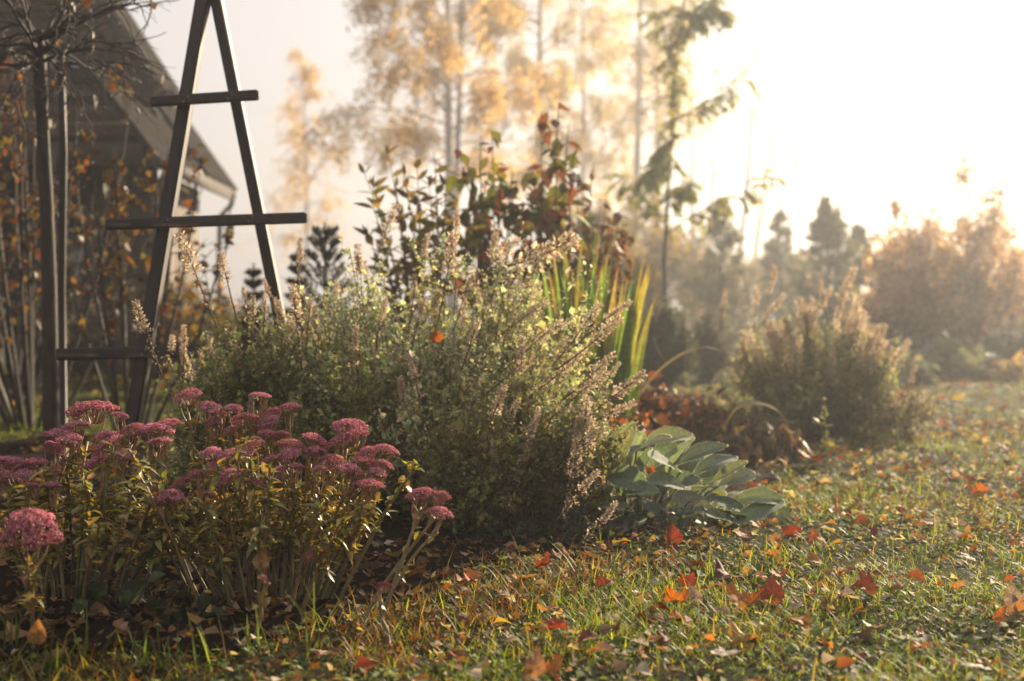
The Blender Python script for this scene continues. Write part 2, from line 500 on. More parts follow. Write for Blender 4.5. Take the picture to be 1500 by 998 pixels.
# grass ------------------------------------------------------------------
def grass():
    reseed('grass')
    bands = [(2.5, 4.2, 14000), (4.2, 6.0, 10000), (6.0, 9.0, 4600), (9.0, 14.0, 1000), (14.0, 24.0, 330), (24, 40, 60)]
    mb = MB()
    for y0, y1, dens in bands:
        half = .52 * y1 + 1.2
        n = int(dens * (y1 - y0) * 2 * half)
        x = rng.uniform(-half, half, n); y = rng.uniform(y0, y1, n)
        # tufts: pull blades towards jittered centres
        cell = .045 if y1 < 10 else .09
        cx = (np.floor(x / cell) + .5 + .42 * np.sin(np.floor(x / cell) * 12.9 + np.floor(y / cell) * 78.2)) * cell
        cyy = (np.floor(y / cell) + .5 + .42 * np.sin(np.floor(x / cell) * 39.3 + np.floor(y / cell) * 11.1)) * cell
        g = rng.uniform(0, 1, n) < .6
        x = np.where(g, cx + rng.normal(0, cell * .2, n), x); y = np.where(g, cyy + rng.normal(0, cell * .2, n), y)
        lum = lump(x * 1.3, y * 1.3)
        keep = ~in_bed(x, y) & (rng.uniform(0, 1, n) < np.clip(.6 + .45 * lum, .10, 1))
        keep &= (np.abs(x) < .52 * y + 1.0)
        keep &= ~((x < -.12 * y) & (y < 5) & (rng.uniform(0, 1, n) < .62))
        x, y, lum = x[keep], y[keep], lum[keep]
        n = len(x)
        # wilder, longer and rustier grass along the front of the bed
        edge = np.zeros(n, bool)
        if y0 < 6:
            edge = in_bed(x - .28, y + .32) & (x < .75)
        az = rng.uniform(0, 2 * math.pi, n)
        tilt = np.abs(rng.normal(.82, .40, n))
        L = rng.lognormal(np.log(.029), .48, n) * (1 + .25 * np.clip(lum, -1, 1.3)) * np.where(edge, 1.25, 1)
        L = np.clip(L, .018, .15) * (1 + .25 * (y0 > 12))
        W = rng.uniform(.0020, .0042, n) * (1 + max(0, y0 - 5) * .10)
        d = np.stack([np.cos(az) * np.sin(tilt), np.sin(az) * np.sin(tilt), np.cos(tilt)], -1)
        Rm = frames(d, np.stack([-np.cos(az), -np.sin(az), np.full(n, .8)], -1))
        c = palette(n, [(.15, .21, .024), (.22, .265, .034), (.30, .295, .045), (.075, .115, .018), (.33, .25, .075), (.38, .28, .10)], [5, 5, 3, 4, 1.1, .8], .25)
        ce = palette(n, [(.17, .06, .026), (.22, .09, .032), (.16, .135, .04), (.10, .085, .025), (.27, .16, .065)], [3, 3, 3, 2, 1.5], .2)
        mixe = edge & (rng.uniform(0, 1, n) < .72)
        c = np.where(mixe[:, None], ce, c)
        P = np.stack([x, y, gz(x, y) - .003], -1)
        T = (BLADE[0].copy(), BLADE[1])
        # arching: bend the template in z
        T[0][:, 2] = -.30 * T[0][:, 1] ** 2
        mb.scatter(T, P, Rm, np.stack([W, L, L], -1), c)
    o = mb.build('grass', M_GRASS)
    tag(o, kind='stuff')
    # clover and other broad leaves low in the turf; the pale tones stand in for wet glints
    mb = MB()
    for y0, y1, dens in [(2.6, 4.5, 1700), (4.5, 7, 1500), (7, 11, 500), (11, 20, 110)]:
        half = .52 * y1 + 1.0
        n = int(dens * (y1 - y0) * 2 * half)
        x = rng.uniform(-half, half, n); y = rng.uniform(y0, y1, n)
        keep = ~in_bed(x, y) & (rng.uniform(0, 1, n) < np.clip(.5 - .6 * lump(x * 1.7 + 3, y * 1.7), .08, 1)) & (np.abs(x) < .52 * y + .9)
        x, y = x[keep], y[keep]; n = len(x)
        nrm = unit(np.stack([rng.normal(0, .38, n), rng.normal(0, .38, n), np.ones(n)], -1))
        az = rng.uniform(0, 6.28, n)
        d = np.stack([np.cos(az), np.sin(az), rng.normal(0, .25, n)], -1)
        z = gz(x, y) + rng.uniform(.004, .03, n)
        c = palette(n, [(.11, .17, .035), (.16, .21, .055), (.24, .27, .11), (.06, .10, .022), (.34, .30, .18), (.20, .12, .05)], [4, 4, 3, 4, 1.2, 1.2], .22)
        s = rng.lognormal(np.log(.019), .35, n) * (1 + .03 * max(0, y0 - 5))
        mb.scatter(LEAF_S, np.stack([x, y, z], -1), frames(d, nrm), np.stack([s * 1.25, s, s], -1), c)
    tag(mb.build('ground_cover', M_COVER), kind='stuff')
    # crumbled bits of leaf in the turf and over the soil
    mb = MB()
    shapes = [T_leaf(.42, .16, .35, rows=2), T_leaf(.36, -.14, -.25, rows=2), T_leaf(.46, .22, .1, rows=2)]
    for bed, n, y0, y1, x0, x1, sz in ((False, 5600, 3.0, 6.0, -1.2, 3.6, .026), (False, 5200, 6.0, 10, .2, 5.2, .032), (False, 2600, 10, 18, .5, 7.5, .042), (False, 900, 10.5, 17, -6.5, -1.5, .045), (True, 6000, 2.9, 5.6, -2.6, 1.2, .03), (True, 3600, 5.6, 10, -4, 3, .034)):
        x = rng.uniform(x0, x1, n); y = rng.uniform(y0, y1, n)
        k = (in_bed(x, y) == bed) & (rng.uniform(0, 1, n) < np.clip(.62 + .4 * lump(x * .8 + 2, y * .8), .15, 1)); x, y = x[k], y[k]; n = len(x)
        az = rng.uniform(0, 6.28, n); d = np.stack([np.cos(az), np.sin(az), rng.normal(0, .3, n)], -1)
        nrm = unit(np.stack([rng.normal(0, .45, n), rng.normal(0, .45, n), np.ones(n)], -1))
        s = rng.lognormal(np.log(sz), .38, n)
        c = palette(n, [(.16, .085, .04), (.25, .15, .07), (.09, .05, .028), (.36, .27, .17)] + ([] if bed else [(.38, .13, .03), (.46, .37, .28), (.28, .06, .025), (.44, .28, .06)]), [4, 3, 4, 1.2] + ([] if bed else [3.2, 4.5, 1.8, 2.2]), .2)
        P = np.stack([x, y, gz(x, y) + (.022 if bed else .020) + rng.uniform(0, .014, n)], -1); Rm = frames(d, nrm); w = rng.integers(0, 3, n)
        for q in range(3):
            k = w == q
            mb.scatter(shapes[q], P[k], Rm[k], np.stack([s * 1.05, s, s * 1.2], -1)[k], c[k])
    tag(mb.build('leaf_litter', M_COVER), kind='stuff')
grass()

# ------------------------------------------------------------------ house
def build_house():
    M_LOG = solid_mat('log_cladding', (.045, .03, .022), (.10, .07, .05), 9, .8, .2, (.4, 1, 3), .4, attr=True)
    M_SHINGLE = solid_mat('roof_shingle', (.017, .015, .0145), (.040, .035, .033), 12, 1.0, .03, (1, 1, 1), .7, attr=True)
    M_TRIM = solid_mat('weathered_trim', (.09, .07, .055), (.17, .135, .11), 10, .75, .25)
    M_DARKWOOD = solid_mat('dark_soffit', (.03, .022, .018), (.06, .045, .036), 10, .8, .2)
    M_PALEPLANK = solid_mat('grey_plank', (.13, .11, .095), (.24, .20, .17), 11, .8, .2, (3, 3, .3), .4, attr=True)
    g, nt, out = new_mat('window_glass')
    b = N(nt, 'ShaderNodeBsdfPrincipled', i_Roughness=.04, i_Metallic=0.0)
    b.inputs['Base Color'].default_value = (.05, .055, .06, 1); b.inputs['IOR'].default_value = 2.2
    nt.links.new(b.outputs[0], out.inputs['Surface'])
    O = np.array([-3.75, 16.5, 0.0])
    h = thing('wooden_house', 'dark log house with steep shingle roof and open porch on the lawn', 'house', O, rz=R(2))
    def part(name, mb, mat, parent=h, smooth=False): return mb.build(name, mat, parent, smooth=smooth)
    # local axes: x to the right, y away; the right eave runs along y at x = 0
    # log walls (lower storey): front wall at y=.1, right wall at x=-.18
    def logs(mb, p0, p1, z0, z1, step=.16, thick=.1, tone=1.0):
        p0, p1 = np.array(p0, float), np.array(p1, float); d = p1 - p0; L = np.linalg.norm(d); a = math.atan2(d[1], d[0])
        Rz = np.array([[math.cos(a), -math.sin(a), 0], [math.sin(a), math.cos(a), 0], [0, 0, 1]])
        z = z0
        while z < z1 - .01:
            hh = min(step, z1 - z)
            t = tone * rng.uniform(.75, 1.25)
            mb.box((*((p0 + p1) / 2), z + hh / 2), (L, thick, hh - .003), Rz, (t, t * .97, t * .93), 0, .02 if hh > .08 else .004)
            z += step
    m = MB(); m.box((-3.27, .075, 1.28), (5.8, .04, 2.5), None, (.4, .4, .4)); logs(m, (-6.2, .0), (-.35, .0), 0.0, 2.55, tone=.40); part('front_wall', m, M_LOG)  # logs toned dark for porch shade; backing box added against light leaks
    m = MB(); m.box((-.37, 1.1, 1.15), (.03, 1.9, 2.25), None, (.5, .5, .5)); logs(m, (-.3, .06), (-.3, 2.1), 0, 2.3, step=.17, tone=.9)  # inner box added to block light leaking between the logs
    # pale upright boards on the far end of the side wall
    for k in range(9):
        t = rng.uniform(.75, 1.2); m.box((-.262, .25 + k * .21, 1.15), (.03, .2, 2.25), None, (t, t, t), 1)
    part('side_wall', m, [M_LOG, M_PALEPLANK])
    # gable wall, upper storey
    m = MB(); z = 2.72
    while z < 7.2:
        hw = (8.3 - z) / 1.5
        x1 = -.35 - max(0, (z - 3.0) / 1.5); x0 = -6.2 + max(0, (z - 3.0) / 1.5)
        if x1 - x0 < .2: break
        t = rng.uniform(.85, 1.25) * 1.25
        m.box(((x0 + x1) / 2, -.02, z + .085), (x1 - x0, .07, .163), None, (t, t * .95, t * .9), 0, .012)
        z += .17
    part('gable_wall', m, M_LOG)
    # main roof, right slope and left slope
    def slope(mb, x0, z0, x1, z1, y0, y1, th, rows=14):
        d = np.array([x1 - x0, 0, z1 - z0]); L = np.linalg.norm(d); u = d / L; nrm = np.array([-u[2], 0, u[0]]) if u[0] > 0 else np.array([u[2], 0, -u[0]])
        Rm = np.stack([u, np.array([0, 1., 0]), np.cross(u, [0, 1., 0])], 1)
        st = L / rows
        for i in range(rows):
            c = np.array([x0, (y0 + y1) / 2, z0]) + u * st * (i + .5)
            nb = max(3, int((y1 - y0) / .42)); w = (y1 - y0) / nb
            for k in range(nb):
                t = rng.uniform(.88, 1.12)
                cc = c.copy(); cc[1] = y0 + w * (k + .5)
                mb.box(cc + nrm * ((.010 + .002 * rng.uniform(0, 1))), (st * 1.12, w - .008, th), Rm, (t, t, t))
    m = MB(); slope(m, .08, 2.36, -3.2, 7.0, .62, 2.75, .05, 22); slope(m, -6.5, 2.36, -3.22, 7.0, .62, 2.75, .05, 22); rf = part('roof', m, M_SHINGLE)
    m = MB()
    for s in (1, -1):
        x0, x1 = (.08, -3.2) if s > 0 else (-6.5, -3.22)
        d = np.array([x1 - x0, 0, 4.64]); u = unit(d); Rm = np.stack([u, np.array([0, 1., 0]), np.cross(u, [0, 1., 0])], 1)
        m.box((np.array([x0, 2.77, 2.30]) + np.array([x1, 2.77, 6.94])) / 2, (np.linalg.norm(d), .035, .16), Rm)
    part('verge_board', m, M_TRIM, rf)
    # raised gable roof in front, with soffit and barge boards
    m = MB(); slope(m, -.16, 3.22, -3.2, 8.0, -.75, .6, .06, 22); slope(m, -6.25, 3.22, -3.24, 8.0, -.75, .6, .06, 22); gr = part('gable_roof', m, M_SHINGLE)
    m = MB(); mt = MB()
    for s in (1, -1):
        x0, x1 = (-.16, -3.2) if s > 0 else (-6.25, -3.24)
        d = np.array([x1 - x0, 0, 4.78]); u = unit(d); Rm = np.stack([u, np.array([0, 1., 0]), np.cross(u, [0, 1., 0])], 1)
        mid = (np.array([x0, -.1, 3.12]) + np.array([x1, -.1, 7.9])) / 2
        m.box(mid + np.array([-.06 * s, 0, -.03]), (np.linalg.norm(d) - .1, 1.28, .05), Rm)
        mid[1] = -.785
        mt.box(mid + np.array([0, 0, .03]), (np.linalg.norm(d), .04, .17), Rm)
        mid[1] = -.76
        mt.box(mid + np.array([-.08 * s, 0, -.10]), (np.linalg.norm(d) - .1, .03, .12), Rm)
    part('soffit', m, M_DARKWOOD, gr); part('barge_board', mt, M_TRIM, gr)
    # porch in front: flat boarded roof with pitched side skirt, fascia, posts
    m = MB(); m.box((-3.15, -1.15, 2.42), (6.1, 2.2, .12)); slope(m, .06, 2.34, -.55, 3.16, -2.35, .6, .05, 5)
    pr = part('porch_roof', m, M_SHINGLE)
    m = MB(); m.box((.07, .18, 2.27), (.035, 5.1, .15)); m.box((-3.15, -2.37, 2.30), (6.3, .035, .22)); m.box((-3.2, -.115, 2.66), (5.7, .04, .14)); part('fascia', m, M_DARKWOOD, pr)
    for x in (-.25, -2.2, -4.2):
        m = MB(); m.box((x, -2.2, 1.18), (.13, .13, 2.12), None, (.5, .5, .5), 0, .012); part('porch_post', m, M_DARKWOOD)
    m = MB()
    for z in (.45, .62, .79, .96): m.box((-1.2, -2.2, z), (1.8, .035, .11), None, (.5,) * 3)
    part('porch_railing', m, M_DARKWOOD)
    def window(x, y, z, w, hh, side=False):
        f = MB(); t = .07
        for c, s in (((x, y, z + hh / 2 + t / 2), (w + 2 * t, .09, t)), ((x, y, z - hh / 2 - t / 2), (w + 2 * t, .09, t)),
                     ((x - w / 2 - t / 2, y, z), (t, .09, hh)), ((x + w / 2 + t / 2, y, z), (t, .09, hh)), ((x, y, z), (.04, .06, hh))):
            f.box(c, s, None, (.5,) * 3, 0, .008)
        o = part('window', f, M_TRIM)
        p = MB(); p.box((x, y + .02, z), (w, .02, hh)); part('pane', p, g, o)
    window(-1.36, -.08, 3.55, .62, .62)
    window(-1.5, -.08, 1.3, .8, 1.0); window(-3.4, -.08, 1.2, .9, 1.1)
    # gutter pipe at the far corner
    m = MB(); m.tube([(.10, 2.66, 2.28), (.06, 2.68, 2.12), (-.08, 2.66, 1.98), (-.10, 2.66, 1.4), (-.10, 2.66, .1)], .035, 8, (.5,) * 3); part('downpipe', m, M_DARKWOOD, smooth=True)
build_house()

# ------------------------------------------------------------------ trellis
def build_trellis():
    Y = 6.0
    t = thing('garden_trellis', 'dark wooden A-shaped trellis with three crossbars standing in the bed', 'trellis', (colx(306, Y), Y, 0))
    ox = colx(306, Y)
    def bar(name, a, b, w, d, yoff, parent=t):
        a, b = np.array(a, float), np.array(b, float)
        u = unit(b - a); y = np.array([0, 1., 0]); z = unit(np.cross(u, y)); Rm = np.stack([u, np.cross(z, u), z], 1)
        m = MB()
        n = 5
        m.box((a + b) / 2 + np.array([0, yoff, 0]), (np.linalg.norm(b - a), d, w), Rm, (.5,) * 3, 0, .005)
        return m.build(name, M_TIMBER, parent, smooth=False)
    P = lambda px, py, y=Y: at(px, py, y) - np.array([ox, Y, 0])
    top = P(306.5, -26)
    bl = P(207, 600); sl = (bl - top) / (top[2] - bl[2]); bl = top + sl * (top[2] + .05)
    br = P(397, 432); sr = (br - top) / (top[2] - br[2]); br = top + sr * (top[2] + .05)
    Rl = bl.copy(); Rl[1] -= .12; Rr = br.copy(); Rr[1] += .10
    bar('leg', Rl, top + np.array([-.012, 0, .0]), .054, .075, 0)
    bar('leg', Rr, top + np.array([.014, 0, .0]), .046, .07, .012)
    cb = [bar('crossbar', P(228, 153) , P(383, 143), .043, .03, -.075)]
    cb.append(bar('crossbar', P(165, 331), P(454, 321), .046, .03, -.095))
    cb.append(bar('crossbar', P(96, 518), P(500, 508), .05, .03, -.115))
    M_SCREW = solid_mat('rusty_screw', (.10, .06, .04), (.2, .14, .1), 90, .5, .5)
    for c, pts, yo in zip(cb, (((279, 150), (343, 146)), ((252, 328), (374, 323.5)), ((222, 515), (420, 510))), (-.075, -.095, -.115)):
        for px, py in pts:
            for dz in (-.010, .010):
                q = P(px, py) + np.array([dz * .8, yo - .015, dz])
                m = MB(); m.tube([q + [0, .004, 0], q + [0, -.002, 0], q + [0, -.0035, 0]], [.005, .005, .0035], 8, (.5,) * 3); m.build('screw', M_SCREW, c)
build_trellis()

# ------------------------------------------------------------------ trees and shrubs of the background
def leaves_on(mb, lines, per, size, cols, w=None, T=LEAF, f0=.35, f1=1.0, hang=.4, spread=.02, out=.8, jit=.16, wide=1.0, mi=0):
    """leaves along many polylines; returns nothing, adds to mb"""
    Ps, Ts = [], []
    for l in lines:
        k = max(1, int(round(per * rng.uniform(.6, 1.4))))
        p, t = along(l, rng.uniform(f0, f1, k))
        Ps.append(p); Ts.append(t)
    if not Ps: return
    P, T0 = np.concatenate(Ps), np.concatenate(Ts); n = len(P)
    side = rand_dirs(n)
    d = unit(T0 * .5 + side * out + np.array([0, 0, -hang]))
    nrm = unit(np.array([0, 0, 1.]) + rng.normal(0, .45, (n, 3)))
    s = size * rng.lognormal(0, .25, n)
    mb.scatter(T, P + rng.normal(0, spread, (n, 3)), frames(d, nrm), np.stack([s * wide, s, s], -1), palette(n, cols, w, jit), mi)

def tree(name, label, cat, px, Y, height, crown_w, crown_lo, leaf, nleaf, cols, w=None, lean=0.0, trunk_r=.1, bark=M_BIRCH, weep=.8, limbs=26, group=None, mat=M_GOLD, up=.5, T=LEAF_S, taper=.75, clump=.09, multi=1):
    x = colx(px, Y)
    o = thing(name, label, cat, (x, Y, gz(x, Y) - .03), group)
    tr = MB(); L = []
    for q in range(multi):
        top = np.array([lean + rng.normal(0, .15) * multi, rng.normal(0, .2), height * (1 if q == 0 else rng.uniform(.8, .95))])
        trunk = curve_line((rng.normal(0, .06) * (multi - 1), 0, 0), top, (rng.normal(0, .012) * height, rng.normal(0, .012) * height, 0), 14)
        tr.tube(trunk, trunk_r * (1 - .9 * np.linspace(0, 1, 14) ** .9) + .008, 8, (.5, .5, .5))
        limbs = int(limbs * 1.7) if name == 'birch_tree' else limbs
        for i in range(limbs):
            f = crown_lo + (1 - crown_lo) * (i + rng.uniform(0, 1)) / limbs
            p, _ = along(trunk, [f])
            a = rng.uniform(0, 6.28)
            ln = crown_w * .5 * (1.05 - taper * ((f - crown_lo) / (1 - crown_lo)) ** 1.3) * rng.uniform(.6, 1.2)
            l = grow(p[0], (math.cos(a), math.sin(a), up), ln * 1.2, 8, (0, 0, -.35), .13)
            tr.tube(l, np.linspace(trunk_r * .22, .004, 8), 4, (.42, .40, .38), cap=False)
            for k in range(6):
                pp, _ = along(l, [rng.uniform(.3, 1)])
                dd = unit(rng.normal(0, .6, 3) + np.array([math.cos(a), math.sin(a), .2]) * .5)
                s = grow(pp[0], dd, rng.uniform(.3, 1.15) * (.35 + ln * .5), 6, (0, 0, -weep * 2.2), .12)
                tr.tube(s, np.linspace(.006, .002, 6), 3, (.3, .27, .25), cap=False)
                L.append(s)
    tr.build('trunk', bark, o)
    cr = MB()
    leaves_on(cr, L, nleaf / max(1, len(L)), leaf, cols, w, T, .1, 1, .7, clump, .7)
    cr.build('crown', mat, o)
    return o

GOLD = [(.56, .38, .17), (.62, .44, .20), (.48, .32, .14), (.68, .50, .24)]  # lightened and desaturated, putting some haze into the leaf colour
PALEGOLD = [(.66, .54, .32), (.62, .49, .28), (.56, .45, .26)]
tree('birch_tree', 'tall birch with dense hanging golden foliage behind the olive shrub', 'tree', 668, 27, 12.5, 3.7, .24, .068, 34000, GOLD, lean=.1, trunk_r=.11, weep=1.1, limbs=34)
tree('birch_tree', 'birch with a thin bare lower trunk just left of the densest golden birch', 'tree', 655, 31, 12.5, 2.6, .34, .068, 16000, GOLD, lean=.15, trunk_r=.10, weep=1.1)
tree('birch_tree', 'paler loose golden birch between the dense birch and the twin bare trunks', 'tree', 790, 34, 13.0, 3.6, .28, .072, 20000, PALEGOLD, lean=.2, trunk_r=.10, weep=1.2, limbs=30)
tree('birch_tree', 'pale golden birch right of the reddish shrub top with drooping side branches', 'tree', 846, 40, 12.0, 3.0, .28, .08, 13000, PALEGOLD, trunk_r=.09, weep=1.2)
tree('birch_tree', 'birch with straight pale trunk, left one of the twin trunks behind the sapling', 'tree', 921, 37, 14.0, 3.0, .36, .08, 10000, PALEGOLD, lean=.1, trunk_r=.12, weep=1.0)
tree('birch_tree', 'birch with straight pale trunk, right one of the twin trunks behind the sapling', 'tree', 957, 38, 14.0, 2.8, .36, .08, 10000, PALEGOLD, lean=-.4, trunk_r=.12, weep=1.0)
tree('birch_tree', 'lone faint narrow birch far off right of the trellis', 'tree', 446, 44, 8.6, 2.7, .28, .075, 5200, GOLD, lean=0, trunk_r=.07, weep=.9, taper=.9)
for px, Y, hgt, lean, lab in ((1068, 36, 8.5, .5, 'thin leaning bare sapling nearest the green sapling in the fog'), (1088, 39, 9.5, .9, 'thin bare sapling leaning right above the leftmost small spruce'),
                              (1136, 44, 7.0, .2, 'slender bare sapling behind the middle small spruce'), (1150, 47, 7.5, .3, 'slender bare sapling just right of the middle small spruce'),
                              (1208, 40, 9.5, .1, 'tall lone straight thin trunk in the fog left of the copper shrubs'), (1292, 46, 5.4, .2, 'short faint bare sapling at the edge of the copper shrub'),
                              (1010, 42, 10.0, .1, 'pale thin birch trunk behind the green sapling'), (1028, 45, 9.0, .3, 'faint thin trunk between the green sapling and the leaning saplings')):
    tree('bare_sapling', lab, 'tree', px, Y, hgt, 1.5, .35, .07, 260, PALEGOLD, lean=lean, trunk_r=.065, weep=.3, limbs=12)

def conifer(label, px, Y, height, width, cols=((.26, .26, .14), (.31, .30, .17), (.38, .34, .19)), n=14000, needle=.085, name='young_spruce', group=None, open_=1.0):  # needle colours lightened to stand in for more fog
    x = colx(px, Y)
    o = thing(name, label, 'conifer', (x, Y, gz(x, Y) - .02), group)
    tr = MB(); tr.tube([(0, 0, 0), (.02, .01, height * .5), (0, 0, height)], [height * .018, height * .011, .006], 7, (.5,) * 3)
    L = []
    for i in range(int(height * 60)):
        f = rng.uniform(.03, 1) ** 1.1
        a = rng.uniform(0, 6.28)
        ln = width * .5 * (1 - f) ** .85 * rng.uniform(.65, 1.15) + .06
        l = grow((0, 0, height * f), (math.cos(a), math.sin(a), .15 + .5 * f), ln, 6, (0, 0, .12 - .35 * (1 - f)), .08)
        tr.tube(l, np.linspace(.008, .002, 6), 3, (.4,) * 3, cap=False); L.append(l)
        for k in range(3):
            p, t = along(l, [rng.uniform(.35, .95)])
            L.append(grow(p[0], t[0] + rng.normal(0, .6, 3), ln * .4, 4, (0, 0, 0), .05))
    tr.build('trunk', M_BARK, o)
    cr = MB(); leaves_on(cr, L, n / len(L), needle, cols, None, NEEDLE, .08, 1, .0, .006, .55, wide=2.6)
    cr.build('crown', M_NEEDLE, o)
    return o
conifer('young spruce in pale mist just right of the green sapling', 1056, 24, 2.5, 1.45)
conifer('narrow misty spruce between the other two young spruces', 1142, 29, 2.6, 1.35)
conifer('broad dark young spruce left of the copper shrubs', 1212, 22, 2.35, 1.6, n=20000)
conifer('low young spruce tucked against the left side of the copper shrubs', 1256, 23, 2.0, 1.1)

def shrub(name, label, cat, px, Y, height, width, leaf, nleaf, cols, w=None, stems=16, twigs=9, bark=M_BARK, mat=M_LEAF, T=LEAF, hang=.3, group=None, depth=None, spread=.02, lift=1.0, f0=.3, wob=.1, stem_r=.012, part='foliage', shape=.75, out=.8, z0=0.0, jit=.16, wide=1.0, ragged=.22):
    x = colx(px, Y); depth = depth or width
    o = thing(name, label, cat, (x, Y, gz(x, Y) - .01), group)
    st = MB(); L = []
    for i in range(stems):
        a = rng.uniform(0, 6.28); r = math.sqrt(rng.uniform(0, 1))
        tip = np.array([math.cos(a) * r * width * .5, math.sin(a) * r * depth * .5, height * (1 - (1 - shape) * r * r * 1.6) * rng.uniform(1 - ragged, 1.04)])
        b = np.array([tip[0] * .18, tip[1] * .18, z0])
        l = curve_line(b, tip, (tip[0] * .18, tip[1] * .18, height * .06), 9, wob * .1)
        st.tube(l, np.linspace(stem_r, stem_r * .25, 9), 5, (.5,) * 3, cap=False)
        L.append(l)
        for k in range(twigs):
            f = rng.uniform(.25, .97)
            p, t = along(l, [f])
            d = unit(t[0] * .6 + rng.normal(0, .7, 3) + np.array([0, 0, .25 * lift]))
            s = grow(p[0], d, (.12 + .30 * (1 - f)) * (height + width) * .42 * rng.uniform(.5, 1.1), 6, (0, 0, .4 * (lift - .5)), wob)
            st.tube(s, np.linspace(stem_r * .35, .0016, 6), 4, (.5,) * 3, cap=False); L.append(s)
    st.build('stems', bark, o)
    if nleaf:
        cr = MB(); leaves_on(cr, L, nleaf / len(L), leaf, cols, w, T, f0, 1, hang, spread, out, jit, wide)
        cr.build(part, mat, o)
    return o, L

COPPER = [(.46, .29, .15), (.54, .36, .19), (.37, .24, .12), (.60, .43, .24)]
shrub('copper_shrub', 'large rounded copper brown shrub right of the young spruces', 'shrub', 1338, 19, 2.35, 1.75, .08, 14000, COPPER, stems=44, twigs=12, mat=M_GOLD, T=LEAF_S, spread=.05, shape=.55, ragged=.6)
shrub('copper_shrub', 'tall loose copper shrub with sunlit gaps in its top at right', 'shrub', 1418, 18, 2.65, 1.45, .075, 7500, COPPER, stems=30, twigs=12, mat=M_GOLD, T=LEAF_S, spread=.05, shape=.8, ragged=.6)
shrub('copper_shrub', 'copper shrub cut by the right edge of the photo', 'shrub', 1498, 20, 2.2, 1.5, .075, 6000, COPPER, stems=20, twigs=10, mat=M_GOLD, T=LEAF_S, spread=.07, shape=.7)
shrub('evergreen_shrub', 'low dark green shrub under the copper shrubs at the right edge', 'shrub', 1492, 16.5, .62, .95, .035, 5200, [(.03, .04, .015), (.045, .05, .02)], stems=40, twigs=8, T=LEAF_S, spread=.03, shape=.5)
shrub('hosta_clump', 'low mound of blue grey leaves on the far lawn', 'plant', 1392, 15.5, .40, 1.0, .13, 620, [(.09, .115, .085), (.13, .155, .12), (.17, .19, .15)], stems=60, twigs=1, T=LEAF, hang=.5, spread=.04, shape=.45, out=1.2, f0=.6)
shrub('hosta_clump', 'smaller blue grey leaf mound beside the second catmint', 'plant', 1322, 14.0, .34, .6, .11, 260, [(.09, .115, .085), (.13, .155, .12), (.17, .19, .15)], stems=36, twigs=1, T=LEAF, hang=.5, spread=.04, shape=.45, out=1.2, f0=.6)
shrub('straw_clump', 'low straw coloured clump on the lawn right of the blue grey mound', 'plant', 1492, 15.2, .17, .75, .11, 800, [(.34, .25, .12), (.42, .32, .17)], stems=50, twigs=2, T=LEAF_N, spread=.03, shape=.4, f0=.2)
shrub('boxwood_ball', 'dense dark clipped boxwood ball behind the sword leaves', 'shrub', 968, 13.2, .88, .62, .028, 15000, [(.03, .048, .014), (.042, .06, .018), (.055, .07, .022)], stems=80, twigs=9, T=LEAF_S, spread=.03, shape=.62, f0=.5)
shrub('boxwood_ball', 'smaller brownish boxwood ball right of the dense dark one', 'shrub', 1033, 15.0, .72, .50, .028, 9000, [(.04, .038, .015), (.06, .05, .02)], stems=60, twigs=9, T=LEAF_S, spread=.03, shape=.6, f0=.5)
HAZEBUSH = [(.30, .21, .07), (.38, .26, .09), (.25, .2, .07), (.2, .19, .07)]
for px, Y, hh, wd, lab in ((860, 26, 2.7, 2.0, 'golden misty shrub behind the reddish shrub'), (930, 30, 3.4, 1.9, 'tall golden misty shrub below the twin birch trunks'), (1005, 31, 2.7, 1.8, 'pale misty shrub behind the green sapling trunk'),
                           (1098, 36, 2.2, 2.2, 'pale misty shrub between the two nearer small spruces'), (905, 22, 1.9, 1.2, 'olive misty shrub above the tips of the sword leaves'), (1180, 38, 2.2, 2.4, 'faint golden shrub behind the narrow spruce')):
    shrub('misty_shrub', lab, 'shrub', px, Y, hh, wd, .075, 9000, HAZEBUSH, stems=22, twigs=9, mat=M_GOLD, T=LEAF_S, spread=.08, shape=.75)

